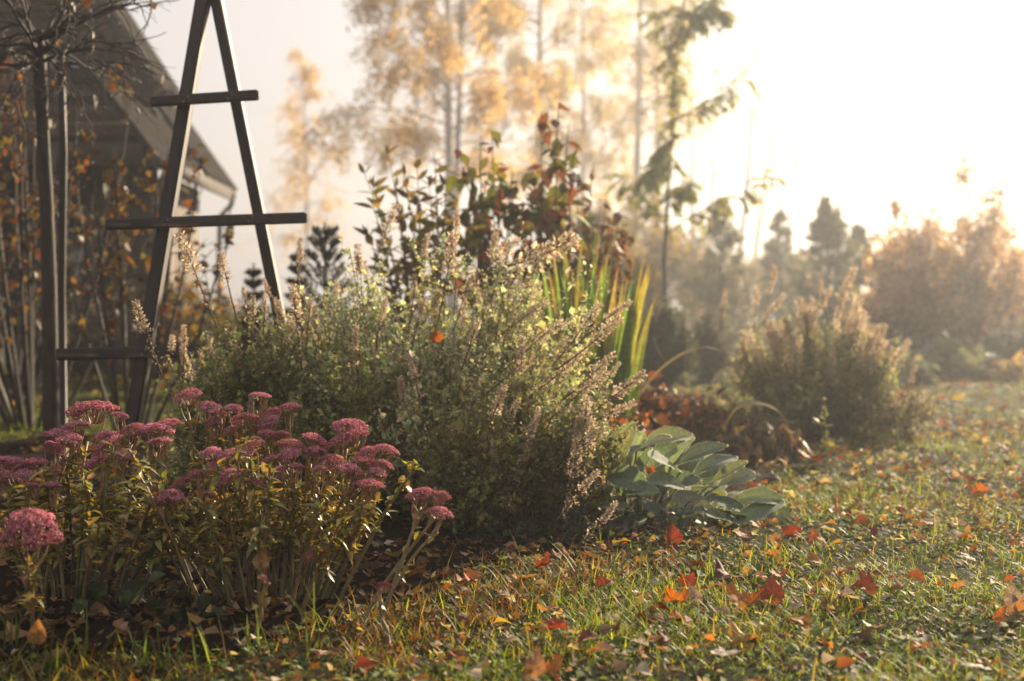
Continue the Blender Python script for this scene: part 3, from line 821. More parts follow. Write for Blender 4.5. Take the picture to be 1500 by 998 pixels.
# green sapling with feathered leaves
def build_sapling():
    Y = 15.0; x = colx(973, Y)
    o = thing('rowan_sapling', 'slender green sapling with feathered leaves before the misty trees', 'tree', (x, Y, 0))
    P = lambda px, py, y=Y: at(px, py, y) - np.array([x, Y, 0])
    tr = MB(); L = []
    trunk = np.array([P(973, 560), P(975, 470), P(973, 380), P(978, 290), P(985, 200), P(988, 110), P(1000, 30), P(1008, -60), P(1010, -130)]); trunk[0][2] = -.02
    tr.tube(trunk, np.linspace(.025, .008, 9), 8, (.35,) * 3)
    for pts in (((975, 345), (1010, 318), (1050, 295), (1090, 280), (1126, 258)), ((976, 330), (955, 300), (930, 275), (915, 262)), ((983, 235), (960, 245), (940, 262)), ((988, 175), (1020, 160), (1055, 140), (1092, 110)),
                ((990, 120), (975, 70), (968, 20)), ((1000, 60), (1020, 30), (1040, 5), (1050, -20)), ((1003, 20), (1035, 10), (1066, 22)), ((976, 300), (990, 280), (1005, 272)), ((985, 205), (970, 215), (962, 232)), ((1006, -40), (990, -80), (980, -110)), ((1008, -60), (1030, -110), (1040, -140))):
        n = len(pts); dy = rng.uniform(-.5, .5)
        l = np.array([P(q[0], q[1], Y + dy * i / n) for i, q in enumerate(pts)])
        tr.tube(l, np.linspace(.011, .003, n), 5, (.35,) * 3, cap=False); L.append(l)
    L.append(trunk[2:])
    tr.build('trunk', M_BARK, o)
    cr = MB()
    for l in L:
        k = 36 if l is not L[-1] else 110
        p, t = along(l, rng.uniform(.12 if l is not L[-1] else .25, 1, k))
        for pp, tt in zip(p, t):
            d = unit(tt * .5 + rand_dirs(1)[0] * .8 + np.array([0, 0, -.1]))
            ra = grow(pp, d, rng.uniform(.16, .26), 7, (0, 0, -1.3), .05)
            cr.tube(ra, .0022, 3, (.1, .12, .03), cap=False)
            q, tq = along(ra, np.repeat(np.linspace(.2, 1, 6), 2))
            sd = np.cross(tq, [0, 0, 1.]); sd = unit(sd) * np.where(np.arange(12) % 2, 1, -1)[:, None]
            dd = unit(sd + tq * .5 + np.array([0, 0, -.5]))
            s = rng.uniform(.05, .075)
            cr.scatter(LEAF_S, q, frames(dd, np.array([0, 0, 1.]) + rng.normal(0, .3, (12, 3))), np.full(12, s), palette(12, [(.26, .32, .10), (.34, .36, .11), (.44, .38, .13)], [4, 3, 1]))
    cr.build('crown', M_LEAF, o)
build_sapling()

# ------------------------------------------------------------------ left side: grafted standard tree, stake, autumn bush, dark shrubs
AUT = [(.16, .07, .022), (.18, .11, .028), (.10, .04, .02), (.10, .09, .03), (.06, .032, .02), (.20, .14, .045)]
def build_standard_tree():
    Y = 6.9; x = colx(66, Y)
    o = thing('grafted_tree', 'small nearly bare umbrella-headed tree on a straight dark trunk at left', 'tree', (x, Y, 0))
    P = lambda px, py, y=Y: at(px, py, y) - np.array([x, Y, 0])
    tr = MB()
    trunk = np.array([P(76, 700), P(74, 560), P(72, 420), P(68, 300), P(62, 180), P(58, 90), P(56, 45)]); trunk[0][2] = -.03
    tr.tube(trunk, [.042, .040, .037, .034, .031, .033, .026], 10, (.55,) * 3)
    tr.build('trunk', M_BARK, o)
    br = MB(); head = trunk[-2]; tips = []
    for i in range(30):
        a = i * 2.399 + rng.normal(0, .3)
        el = rng.uniform(-.15, 1.2)
        l = grow(head + np.array([0, 0, rng.uniform(-.03, .12)]), (math.cos(a) * math.cos(el), math.sin(a) * math.cos(el), math.sin(el)), rng.uniform(.40, .85), 10, (0, 0, -.8), .22)
        br.tube(l, np.linspace(.0095, .0022, 10), 5, (.4,) * 3, cap=False)
        for k in range(7):
            p, t = along(l, [rng.uniform(.2, .98)])
            s = grow(p[0], t[0] + rng.normal(0, .5, 3) + np.array([0, 0, .2]), rng.uniform(.15, .42), 7, (0, 0, -.5), .22)
            br.tube(s, np.linspace(.0042, .0016, 7), 4, (.35,) * 3, cap=False)
            tips.append(s)
            for q in range(2):
                p2, t2 = along(s, [rng.uniform(.3, .9)])
                s2 = grow(p2[0], t2[0] + rng.normal(0, .6, 3), rng.uniform(.06, .16), 4, (0, 0, -.2), .1)
                br.tube(s2, .0013, 3, (.35,) * 3, cap=False); tips.append(s2)
    lv = MB(); leaves_on(lv, tips[::14], 1, .045, AUT, None, LEAF, .3, 1, .9, .004, .5)
    br.build('crown', M_BARK, o); lv.build('foliage', M_LEAF, o)
    # drops of dew hanging on the twigs
    g, nt, out = new_mat('dew_drop')
    b = N(nt, 'ShaderNodeBsdfPrincipled', i_Roughness=.02); b.inputs['Base Color'].default_value = (.9, .9, .9, 1); b.inputs['Specular IOR Level'].default_value = 1.0
    b.inputs['Transmission Weight'].default_value = .6; b.inputs['IOR'].default_value = 1.33
    nt.links.new(b.outputs[0], out.inputs['Surface'])
    d = MB(); sel = rng.choice(len(tips), 70, replace=False)
    pts = np.array([tips[i][-1] - np.array([0, 0, .004]) for i in sel])
    a = MB(); import bmesh
    bm = bmesh.new(); bmesh.ops.create_icosphere(bm, subdivisions=2, radius=.5)
    bm.verts.ensure_lookup_table(); T = (np.array([v.co[:] for v in bm.verts]), [np.array([[v.index for v in f.verts] for f in bm.faces])]); bm.free()
    d.scatter(T, pts, np.repeat(np.eye(3)[None], len(pts), 0), rng.uniform(.006, .011, len(pts)), (.9, .9, .9))
    tag(d.build('dewdrops', g, o), kind='stuff')
    # support stake
    Ys = 7.3; xs = colx(92, Ys)
    s = MB(); s.tube([(0, 0, -.05), (-.005, 0, .9), (.01, 0, 1.6), (0, 0, 2.12)], .021, 8, (.5,) * 3)
    tag(s.build('support_stake', M_TIMBER, None, (xs, Ys, 0)), 'thin dark round stake upright just right of the umbrella-headed tree', 'stake')
build_standard_tree()

shrub('autumn_shrub', 'twiggy shrub with scattered orange leaves behind the umbrella-headed tree', 'shrub', 45, 9.6, 2.55, 1.9, .06, 620, AUT, stems=17, twigs=11, hang=.9, wob=.16, spread=.01, shape=.95, f0=.2, T=LEAF, stem_r=.015)
shrub('autumn_shrub', 'looser shrub with few yellow leaves between the trunk and the trellis', 'shrub', 190, 9.0, 1.95, 1.45, .055, 380, AUT, stems=13, twigs=10, hang=.9, wob=.17, spread=.01, shape=.95, f0=.2, T=LEAF, stem_r=.013)
shrub('autumn_shrub', 'dark bare twiggy shrub at the left edge behind the stake', 'shrub', 10, 11.5, 2.2, 1.7, .06, 300, AUT, stems=22, twigs=12, hang=.9, wob=.18, shape=.9, f0=.1, stem_r=.016)
DARKG = [(.025, .03, .015), (.035, .04, .018), (.05, .045, .02)]
shrub('evergreen_shrub', 'dark evergreen shrub in front of the porch behind the trellis', 'shrub', 215, 15.2, 1.05, 1.5, .04, 6500, DARKG, stems=50, twigs=9, T=LEAF_S, spread=.05, shape=.6)
shrub('evergreen_shrub', 'dark evergreen shrub in front of the porch at the left edge', 'shrub', 40, 15.4, 1.15, 1.9, .04, 7500, DARKG, stems=55, twigs=9, T=LEAF_S, spread=.05, shape=.6)
shrub('autumn_shrub', 'low yellowing shrub at the house corner seen through the trellis', 'shrub', 285, 14.6, 1.2, .9, .055, 1300, [(.16, .14, .03), (.33, .22, .04), (.25, .12, .03), (.07, .08, .025)], stems=26, twigs=8, spread=.04, shape=.7)
shrub('autumn_shrub', 'low olive shrub behind the right trellis leg', 'shrub', 348, 13.2, .95, .85, .05, 1200, [(.10, .11, .03), (.16, .14, .04), (.06, .07, .025)], stems=24, twigs=8, spread=.04, shape=.65)

# small pines poking above the catmint
def small_pine(label, px, Y, pytop, half, base_py=560):
    x = colx(px, Y); top = at(px, pytop, Y)[2]
    o = thing('dwarf_pine', label, 'conifer', (x, Y, 0))
    tr = MB(); tr.tube([(0, 0, 0), (.01, 0, top * .5), (0, 0, top)], [.018, .013, .005], 6, (.4,) * 3)
    L = [np.array([(0, 0, top - .12), (0, 0, top + .01)])]
    hw = half / FPX * Y
    for k, f in enumerate((.10, .2, .32, .46, .6, .75)):
        z = top - f * .72
        for a in np.arange(5) * 1.2566 + k * .6:
            ln = hw * (.35 + f * 1.05)
            l = grow((0, 0, z - ln * .25), (math.cos(a), math.sin(a), .55), ln * 1.05, 6, (0, 0, .45), .03)
            tr.tube(l, np.linspace(.006, .003, 6), 4, (.4,) * 3, cap=False); L.append(l)
            for q in (.5, .75):
                p, t = along(l, [q])
                for s in (-1, 1):
                    sd = unit(np.cross(t[0], [0, 0, 1.])) * s
                    L.append(grow(p[0], t[0] + sd * .8 + np.array([0, 0, .2]), ln * .38, 4, (0, 0, .3), .02))
    tr.build('trunk', M_BARK, o)
    cr = MB(); leaves_on(cr, L, 55, .026, [(.018, .026, .014), (.028, .036, .018), (.04, .046, .022)], None, NEEDLE, .05, 1, -.25, .001, .75, wide=1.5)
    cr.build('crown', M_NEEDLE, o)
small_pine('dark dwarf pine with upswept tips against the bright fog', 476, 8.6, 330, 52)
small_pine('lower dark dwarf pine between the trellis and the taller dwarf pine', 436, 9.0, 366, 24)
small_pine('small dark pine top showing between the trellis legs', 372, 9.4, 388, 26)

# ------------------------------------------------------------------ shrubs behind the catmint
def upright_shrub():
    """long straight shoots with opposite pointed leaves"""
    Y = 7.9; x = colx(620, Y)
    o = thing('olive_shrub', 'open shrub of upright shoots with paired pointed olive leaves', 'shrub', (x, Y, 0))
    st, cr = MB(), MB()
    shoots = [(525, 246), (565, 208), (606, 218), (636, 222), (592, 240), (541, 262), (574, 276), (655, 258), (545, 300), (612, 290), (640, 300), (585, 320), (560, 345), (628, 262), (668, 285), (600, 350), (535, 335), (650, 330), (690, 300)]
    for px, py in shoots:
        Yt = Y + rng.uniform(-.35, .35)
        tip = at(px, py, Yt) - np.array([x, Y, 0])
        b = np.array([tip[0] * .25 + rng.normal(0, .05), tip[1] * .3, 0])
        l = curve_line(b, tip, (-tip[0] * .08 + .03, 0, 0), 14, .006)
        st.tube(l, np.linspace(.008, .002, 14), 5, (.45,) * 3, cap=False)
        for f in np.arange(.45, 1.0, .037):
            p, t = along(l, [f]); a = rng.uniform(0, 3.14) if rng.uniform() < .4 else (1.57 * (int(f * 27) % 2))
            for s in (0, math.pi):
                if rng.uniform() < .25: continue
                sd = np.array([math.cos(a + s), math.sin(a + s), 0])
                d = unit(sd * .8 + t[0] * rng.uniform(.3, .9))
                s_ = rng.uniform(.085, .135) * (1.15 - .3 * f)
                cr.scatter(T_leaf(.21, .05, rng.uniform(-.05, .3)), p, frames(d[None], np.array([[0, -.5, 1.]]) + t * .3 + rng.normal(0, .6, (1, 3))), np.array([s_]),
                           palette(1, [(.14, .13, .035), (.19, .15, .04), (.11, .08, .03), (.24, .19, .05)]))
        if rng.uniform() < .7:
            p, t = along(l, [.97]); d = unit(t + rng.normal(0, .25, (2, 3)))
            cr.scatter(T_leaf(.22, .05, .0), np.repeat(p, 2, 0), frames(d, rand_dirs(2)), np.full(2, .075), palette(2, [(.10, .07, .025)]))
    st.build('stems', M_BARK, o); cr.build('foliage', M_LEAF, o)
upright_shrub()

def drooping_shrub(name, label, px, Y, tips, leaf, cols, w=None, drop=.6, per=16):
    x = colx(px, Y)
    o = thing(name, label, 'shrub', (x, Y, 0))
    st, cr = MB(), MB()
    for q in tips:
        Yt = Y + rng.uniform(-.4, .4)
        tip = at(q[0], q[1], Yt) - np.array([x, Y, 0])
        l = curve_line((tip[0] * .2 + rng.normal(0, .06), tip[1] * .3, 0), tip, (-tip[0] * .1, 0, .04), 12, .01)
        st.tube(l, np.linspace(.011, .0025, 12), 5, (.42,) * 3, cap=False)
        L = [l[5:]]
        for k in range(4):
            p, t = along(l, [rng.uniform(.5, .95)])
            s = grow(p[0], t[0] * .4 + rng.normal(0, .7, 3), rng.uniform(.14, .32), 5, (0, 0, .1), .1)
            st.tube(s, np.linspace(.0035, .0015, 5), 4, (.42,) * 3, cap=False); L.append(s)
        for s in L:
            k = per // 2 if s is not L[0] else per
            p, t = along(s, rng.uniform(.05, 1, k))
            d = unit(rand_dirs(k) * .8 + t * .4 + np.array([0, 0, -drop]))
            cr.scatter(T_leaf(.33, .09, rng.uniform(.15, .4)), p + rng.normal(0, .006, (k, 3)), frames(d, np.array([0, 0, 1.]) + rng.normal(0, .4, (k, 3)) + unit(d * [1, 1, 0]) * .3),
                       leaf * rng.lognormal(0, .22, k), palette(k, cols, w))
    st.build('stems', M_BARK, o); cr.build('foliage', M_LEAF, o)
RED = [(.14, .055, .03), (.20, .07, .035), (.10, .05, .028), (.12, .095, .035)]
GRN = [(.075, .095, .028), (.10, .11, .032), (.17, .17, .04), (.16, .06, .025)]
drooping_shrub('reddish_shrub', 'tall shrub with drooping green and dark red leaves topped by one high shoot', 800, 8.6,
               [(812, 148), (790, 165), (835, 185), (800, 200), (780, 240), (820, 235), (848, 222), (765, 265), (792, 282), (830, 280), (775, 310)], .11, GRN + RED[:1], [2, 2, 3, 3, 3], per=10)
drooping_shrub('reddish_shrub', 'spreading dark red leaved shrub right of the tall green and red shoot', 850, 9.0,
               [(870, 238), (885, 290), (910, 310), (855, 300), (890, 330), (840, 330), (862, 350), (900, 352), (820, 345), (915, 335), (845, 268)], .07, RED, [2, 1, 4, 4], per=11)
drooping_shrub('green_shrub', 'dark green broad leaved shrub between the olive shoots and the reddish shrub', 720, 8.4,
               [(703, 208), (690, 240), (725, 250), (745, 255), (705, 275), (735, 285), (690, 300), (760, 300), (715, 315), (745, 330), (680, 330), (700, 350)], .10, GRN, [4, 3, 2, 3], per=8)

# iris / day lily: sword leaves
def build_sword():
    Y = 7.4; x = colx(850, Y)
    o = thing('sword_leaf_clump', 'fan of tall yellow green sword leaves behind the catmint', 'plant', (x, Y, 0))
    tips = [(802, 362), (820, 352), (792, 380), (834, 368), (856, 360), (868, 380), (812, 395), (893, 372), (905, 385), (880, 395), (845, 390), (935, 392), (955, 395), (948, 410), (925, 405), (915, 420), (865, 410), (838, 420), (770, 410), (785, 425), (960, 440), (900, 430),
            (828, 380), (848, 375), (876, 370), (862, 395), (890, 408), (800, 410), (818, 420), (942, 425), (930, 440), (775, 440)]
    for k in range(66): tips.append((rng.uniform(772, 955), rng.uniform(395, 500)))
    for i, q in enumerate(tips):
        Yt = Y + rng.uniform(-.3, .3)
        tip = at(q[0] + rng.normal(0, 4), q[1] + rng.normal(0, 6) - 14, Yt) - np.array([x, Y, 0])
        b = np.array([tip[0] * .6 + rng.normal(0, .03), tip[1] * .6, 0])
        l = curve_line(b, tip, (-.03 * np.sign(tip[0]), 0, .02), 9)
        wdt = rng.uniform(.013, .023)
        ws = wdt * np.array([.8, .95, 1, 1, .95, .85, .65, .35, .02])
        a = rng.uniform(-.9, .9); sd = np.array([math.cos(a), math.sin(a), 0])
        V = np.concatenate([l - sd * ws[:, None], l + np.array([0, .006, 0]), l + sd * ws[:, None]])
        F = []
        for j in range(8): F += [[j, 9 + j, 10 + j, j + 1], [9 + j, 18 + j, 19 + j, 10 + j]]
        c = palette(1, [(.12, .24, .06), (.16, .28, .065), (.25, .30, .08), (.10, .19, .05)], [4, 4, 2, 3])[0]
        tipc = np.array([.34, .24, .08]) if rng.uniform() < .5 else c * 1.1
        tt = np.tile(np.linspace(0, 1, 9) ** 3, 3)[:, None]
        m = MB(); m.add(V, np.array(F), c * (1 - tt) + tipc * tt)
        m.build('leaf', M_LEAF, o)
build_sword()

# bergenia-like clump of withered red brown leaves
RUST = [(.15, .06, .028), (.22, .085, .035), (.10, .045, .024), (.09, .05, .026), (.28, .13, .045), (.06, .036, .022)]
shrub('withered_perennial', 'low clump of rust red withered leaves behind the woolly leaves', 'plant', 985, 8.1, .36, .85, .05, 800, RUST, stems=60, twigs=4, hang=.8, spread=.03, shape=.6, f0=.2, stem_r=.005)
shrub('withered_perennial', 'sprawling clump of brown dead leaves in front of the second catmint', 'plant', 1090, 7.7, .22, .75, .10, 520, [(.10, .065, .04), (.16, .11, .065), (.07, .05, .032), (.20, .10, .045)], stems=70, twigs=4, hang=.9, spread=.03, shape=.5, f0=.1, stem_r=.005, T=T_leaf(.17, .05, .5))
shrub('withered_perennial', 'small upright clump of copper red leaves beside the sword leaves', 'plant', 945, 7.9, .42, .5, .06, 420, RUST[:5], stems=30, twigs=4, hang=.6, spread=.02, shape=.7, f0=.2, stem_r=.004)
shrub('withered_perennial', 'red leaved patch low among the catmint beneath the sword leaves', 'plant', 905, 6.9, .42, .45, .05, 260, RUST[:5], stems=24, twigs=4, hang=.6, spread=.02, shape=.7, f0=.3, stem_r=.004)
def dead_blade(label, pts, Y, w=.012, cols=(.36, .27, .15)):
    x = colx(pts[0][0], Y)
    l0 = np.array([at(px, py, Y + .12 * i) for i, (px, py) in enumerate(pts)])
    base = np.array([x, Y, 0])
    l0[0][2] = max(0, l0[0][2])
    n = 16
    t = np.linspace(0, len(pts) - 1, n); l = np.array([[np.interp(tt, np.arange(len(pts)), l0[:, k]) for k in range(3)] for tt in t]) - base
    for _ in range(2): l[1:-1] = (l[:-2] + 2 * l[1:-1] + l[2:]) / 4
    ws = w * np.clip(np.sin(np.linspace(.35, math.pi - .03, n)), 0, 1)
    sd = np.array([.1, .75, .65])
    V = np.concatenate([l - sd * ws[:, None], l + sd * ws[:, None]])
    F = [[j, n + j, n + j + 1, j + 1] for j in range(n - 1)]
    m = MB(); m.add(V, np.array(F), cols)
    o = m.build('dry_blade', M_DRY, None, base)
    tag(o, label, 'leaf blade')
dead_blade('long straw coloured dead blade arching left over the rust red clump', [(930, 590), (960, 545), (1000, 516), (1035, 507), (1062, 516)], 7.7)
dead_blade('pale dead blade curling at the top of the brown dead leaves', [(1060, 630), (1075, 598), (1105, 588), (1135, 597), (1152, 615)], 7.2)
dead_blade('bent tan dead blade standing up beside the rust red clump', [(1002, 560), (1004, 525), (1008, 500), (1004, 485)], 8.0, .009)
dead_blade('thin tan blade arching out of the sword leaves at right', [(975, 530), (955, 500), (965, 450), (985, 435), (1000, 432)], 7.6, .006)

# ------------------------------------------------------------------ sedum
def head_mesh(seed, col=((.52, .20, .25), (.60, .29, .33), (.41, .13, .18), (.62, .38, .38))):
    """flat-domed flower head of unit radius: many small clusters of star flowers on short stalks"""
    mb = MB()
    nc = 26
    cl = []
    for i in range(nc):
        r = math.sqrt((i + .4) / nc) * .88; a = i * 2.39996 + rng.normal(0, .2)
        cl.append((r * math.cos(a), r * math.sin(a), .60 * (1 - r * r * 1.15) + rng.normal(0, .03)))
    cl = np.array(cl)
    for c in cl:
        mb.tube(curve_line((c[0] * .28, c[1] * .28, -.55), c - np.array([0, 0, .05]), (c[0] * .06, c[1] * .06, -.06), 5), np.linspace(.030, .016, 5), 4, (.28, .13, .07), 1, cap=False)
    for c in cl:
        n = 52
        d = rand_dirs(n); d[:, 2] = np.abs(d[:, 2]) * 1.0 - .28; d = unit(d)
        p = c + d * np.array([.25, .25, .19]) * rng.uniform(.75, 1.08, (n, 1))
        tone = rng.uniform(.75, 1.2)
        mb.scatter(STAR, p, frames(unit(np.cross(d, rand_dirs(n))), d), rng.uniform(.085, .125, n), palette(n, col, (4, 3, 3, 1.2), .14) * tone)
        k = 16
        d = unit(rng.normal(0, 1, (k, 3))); p = c + d * np.array([.22, .22, .15])
        mb.scatter(OCTA, p, np.repeat(np.eye(3)[None], k, 0), rng.uniform(.06, .09, k), palette(k, [(.26, .075, .11), (.40, .17, .19)]) * tone)
    return mb.mesh('flower_head', [M_PETAL, M_STEM])
reseed('heads')
HCOLS = (((0.603, 0.232, 0.290), (0.696, 0.336, 0.383), (0.476, 0.151, 0.209), (0.719, 0.441, 0.441)), ((0.534, 0.186, 0.232), (0.626, 0.278, 0.313), (0.394, 0.116, 0.151), (0.603, 0.348, 0.313)), ((0.650, 0.278, 0.371), (0.742, 0.394, 0.452), (0.534, 0.197, 0.278), (0.789, 0.522, 0.534)), ((0.510, 0.186, 0.209), (0.580, 0.290, 0.278), (0.383, 0.139, 0.139), (0.534, 0.325, 0.232)))
HEADS = [head_mesh(i, HCOLS[(0, 0, 1, 2, 3, 2)[i]]) for i in range(6)]
HEAD_DARK = head_mesh(9, ((.16, .03, .05), (.20, .045, .07), (.11, .022, .035), (.24, .08, .09)))
SEDCOL = [(.30, .26, .065), (.38, .30, .07), (.22, .22, .065), (.44, .33, .08), (.22, .13, .04), (.17, .20, .07)]
T_SED = [T_leaf(.25, .12, .35), T_leaf(.22, .14, -.12), T_leaf(.27, .09, .7)]

def sedum(label, base_px, base_Y, heads, extra=0, spread=.45, leafy=1.0):
    bx = colx(base_px, base_Y)
    o = thing('sedum_plant', label, 'plant', (bx, base_Y, 0), 'sedums in the bed')
    for hd in heads:
        px, py, w = hd[:3]
        Y = hd[3] if len(hd) > 3 else 4.35 - (py - 580) / 160 * .55
        r = w / 2 / FPX * Y * 1.06
        tip = at(px, py, Y) - np.array([bx, base_Y, 0])
        b = np.array([tip[0] * spread + rng.normal(0, .025), tip[1] * spread + rng.normal(0, .04), -.01])
        ctr = tip - np.array([0, 0, r * .1])
        neck = ctr - np.array([tip[0] * .02, 0, r * 1.0])
        l = curve_line(b, neck, (tip[0] * .06 + rng.normal(0, .012), rng.normal(0, .012), .03), 10, .005)
        st = MB()
        st.tube(l, np.linspace(.0058, .0036, 10), 7, (.5, .5, .5), cap=True)
        V = np.concatenate(st.V); z = np.clip(V[:, 2:3] / max(.1, tip[2]), 0, 1)
        st.C = [np.array([.13, .125, .06]) * (1 - z) + np.array([.31, .19, .085]) * z]
        # side branches towards the rim below the head
        for k in range(int(rng.integers(4, 7))):
            f = rng.uniform(.72, .97); p, t = along(l, [f]); a = rng.uniform(0, 6.28)
            e = ctr + np.array([math.cos(a) * r * .6, math.sin(a) * r * .6, -r * .12])
            st.tube(curve_line(p[0], e, (math.cos(a) * r * .12, math.sin(a) * r * .12, -r * .1), 6), np.linspace(.0026, .0018, 6), 5, (.32, .18, .085), cap=False)
        s = st.build('stem', M_STEM, o)
        me = HEAD_DARK if len(hd) > 4 else HEADS[rng.integers(6)]
        tl = rng.normal(0, .26, 2)
        put('flower_head', me, s, tuple(ctr), (tl[0], tl[1], rng.uniform(0, 6.28)), (r * rng.uniform(.9, 1.12), r, r * rng.uniform(.55, .88)))
        lf = MB()
        for f in np.arange(.36, .93, .030 if leafy > .5 else .08):
            p, t = along(l, [f])
            for k in range(3):
                if rng.uniform() > .74 * leafy: continue
                a = rng.uniform(0, 6.28); d = unit(np.array([math.cos(a), math.sin(a), rng.normal(.15, .55)]) + t[0] * .3)
                sz = rng.uniform(.024, .046) * (1.15 - .4 * f)
                lf.scatter(T_SED[rng.integers(3)], p, frames(d[None], np.array([[0, 0, 1.]]) + rng.normal(0, .3, (1, 3))), np.array([sz]), palette(1, SEDCOL, (4, 4, 3, 2.4, 2, 2), .2))
        lf.build('foliage', M_SEDLEAF, s)
    if extra:
        st, lf = MB(), MB()
        for i in range(extra):
            a = rng.uniform(0, 6.28); hh = rng.uniform(.22, .46); rr = rng.uniform(.05, .34)
            b = np.array([math.cos(a) * rr * .6, math.sin(a) * rr * .6, -.01])
            l = curve_line(b, (math.cos(a) * rr * 1.25, math.sin(a) * rr * .9, hh), (0, 0, .03), 8, .004)
            st.tube(l, np.linspace(.006, .0035, 8), 6, palette(1, [(.13, .12, .05), (.17, .15, .07), (.2, .12, .06)])[0], cap=False)
            for f in np.arange(.40, 1.0, .045):
                p, t = along(l, [f])
                for k in range(3):
                    if rng.uniform() < .25: continue
                    q = rng.uniform(0, 6.28); d = unit(np.array([math.cos(q), math.sin(q), rng.normal(.15, .55)]) + t[0] * .3)
                    lf.scatter(T_SED[rng.integers(3)], p, frames(d[None], np.array([[0, 0, 1.]]) + rng.normal(0, .3, (1, 3))), np.array([rng.uniform(.024, .05)]), palette(1, SEDCOL, (4, 3.4, 3.4, 1.6, 2, 2.6), .2))
        s = st.build('stem', M_STEM, o); lf.build('foliage', M_SEDLEAF, s)
    return o

LEFT = [(132, 604, 72), (176, 610, 26), (110, 626, 42), (92, 641, 52), (77, 657, 34), (18, 678, 46), (48, 681, 42), (7, 696, 32), (35, 696, 28), (46, 711, 22), (75, 694, 28), (77, 711, 26),
        (195, 630, 38), (230, 632, 46), (233, 648, 40), (160, 639, 38), (160, 654, 48), (184, 667, 34), (147, 678, 46), (248, 621, 36), (-22, 670, 50), (-30, 700, 40), (-60, 690, 46)]
BACK = [(277, 582, 44, 4.5), (307, 597, 38, 4.5), (342, 599, 26, 4.5), (314, 617, 28, 4.5), (381, 580, 32, 4.5), (358, 615, 42, 4.45), (388, 618, 34, 4.45), (322, 606, 26, 4.5), (424, 597, 32, 4.5), (393, 617, 32, 4.45), (400, 606, 30, 4.5), (391, 637, 28, 4.4), (413, 637, 24, 4.4), (340, 630, 24, 4.5)]
MID = [(310, 665, 34), (364, 659, 46), (338, 668, 40), (318, 687, 34), (288, 698, 38), (266, 707, 30), (336, 700, 44), (369, 709, 36), (226, 716, 28), (246, 729, 46), (307, 725, 20),
       (512, 624, 54), (507, 643, 56), (461, 646, 42), (428, 654, 40), (461, 663, 36), (424, 667, 38), (485, 676, 42), (540, 665, 36), (567, 659, 34), (564, 681, 26), (534, 678, 42), (512, 690, 42), (552, 692, 30), (540, 711, 42), (395, 674, 34), (406, 696, 36), (435, 683, 24), (468, 690, 26), (530, 636, 24)]
sedum('large leafy sedum clump with pink heads at the left edge', 100, 3.95, LEFT, 16)
sedum('sedum at left front with a single large pink head on one short stem', 40, 3.3, [(44, 777, 86, 3.38)], 0)
sedum('sedum clump behind the others whose pink heads stand before the dark catmint', 350, 4.55, BACK, 6)
sedum('wide sedum clump in the middle of the bed crowded with pink heads', 385, 3.95, MID, 24)
sedum('lone sedum stem leaning far right away from the wide clump', 545, 3.72, [(617, 725, 38, 3.80), (646, 728, 28, 3.82), (643, 752, 38, 3.76)], 0, .02, .35)
sedum('tiny sedum stem with one small pink head in front of the wide clump', 384, 3.5, [(386, 847, 15, 3.5)], 0, .6, .2)
sedum('short withered sedum stem with a dark red head beside the leaning stem', 545, 3.55, [(562, 860, 28, 3.55, 1)], 0, .4, .3)

# ------------------------------------------------------------------ catmint
def spike_mesh(seed, L=1.0, thin=1.0):
    """dried flower spike, unit length along +Z: whorls of small papery calyces"""
    mb = MB()
    l = curve_line((0, 0, 0), (rng.normal(0, .06), rng.normal(0, .06), 1), (rng.normal(0, .04), rng.normal(0, .04), 0), 9)
    mb.tube(l, np.linspace(.016, .008, 9), 4, (.17, .12, .08), cap=False)
    z = .03
    while z < 1:
        p, t = along(l, [z]); k = int(36 * (1 - .35 * z))
        rad = (.20 * (1 - .55 * z) * rng.uniform(.75, 1.2)) * thin
        d = rand_dirs(k); d[:, 2] = d[:, 2] * .5 + .25
        P = p + d * rad * rng.uniform(.35, 1, (k, 1))
        mb.scatter(LEAF_S, P, frames(unit(d + [0, 0, .4]), rand_dirs(k)), rng.uniform(.055, .10, k), palette(k, [(.60, .50, .40), (.50, .40, .31), (.70, .62, .52), (.36, .27, .19)], None, .15))
        z += .075 if z > .35 else .12
    return mb.mesh('flower_spike', M_DRY)
reseed('spikes')
SPIKES = [spike_mesh(i, thin=th) for i, th in enumerate((1, .8, 1.15, .9, .7, 1.0))]
CMCOL = [(.42, .47, .28), (.51, .55, .36), (.29, .35, .19), (.66, .65, .48), (.50, .46, .26)]

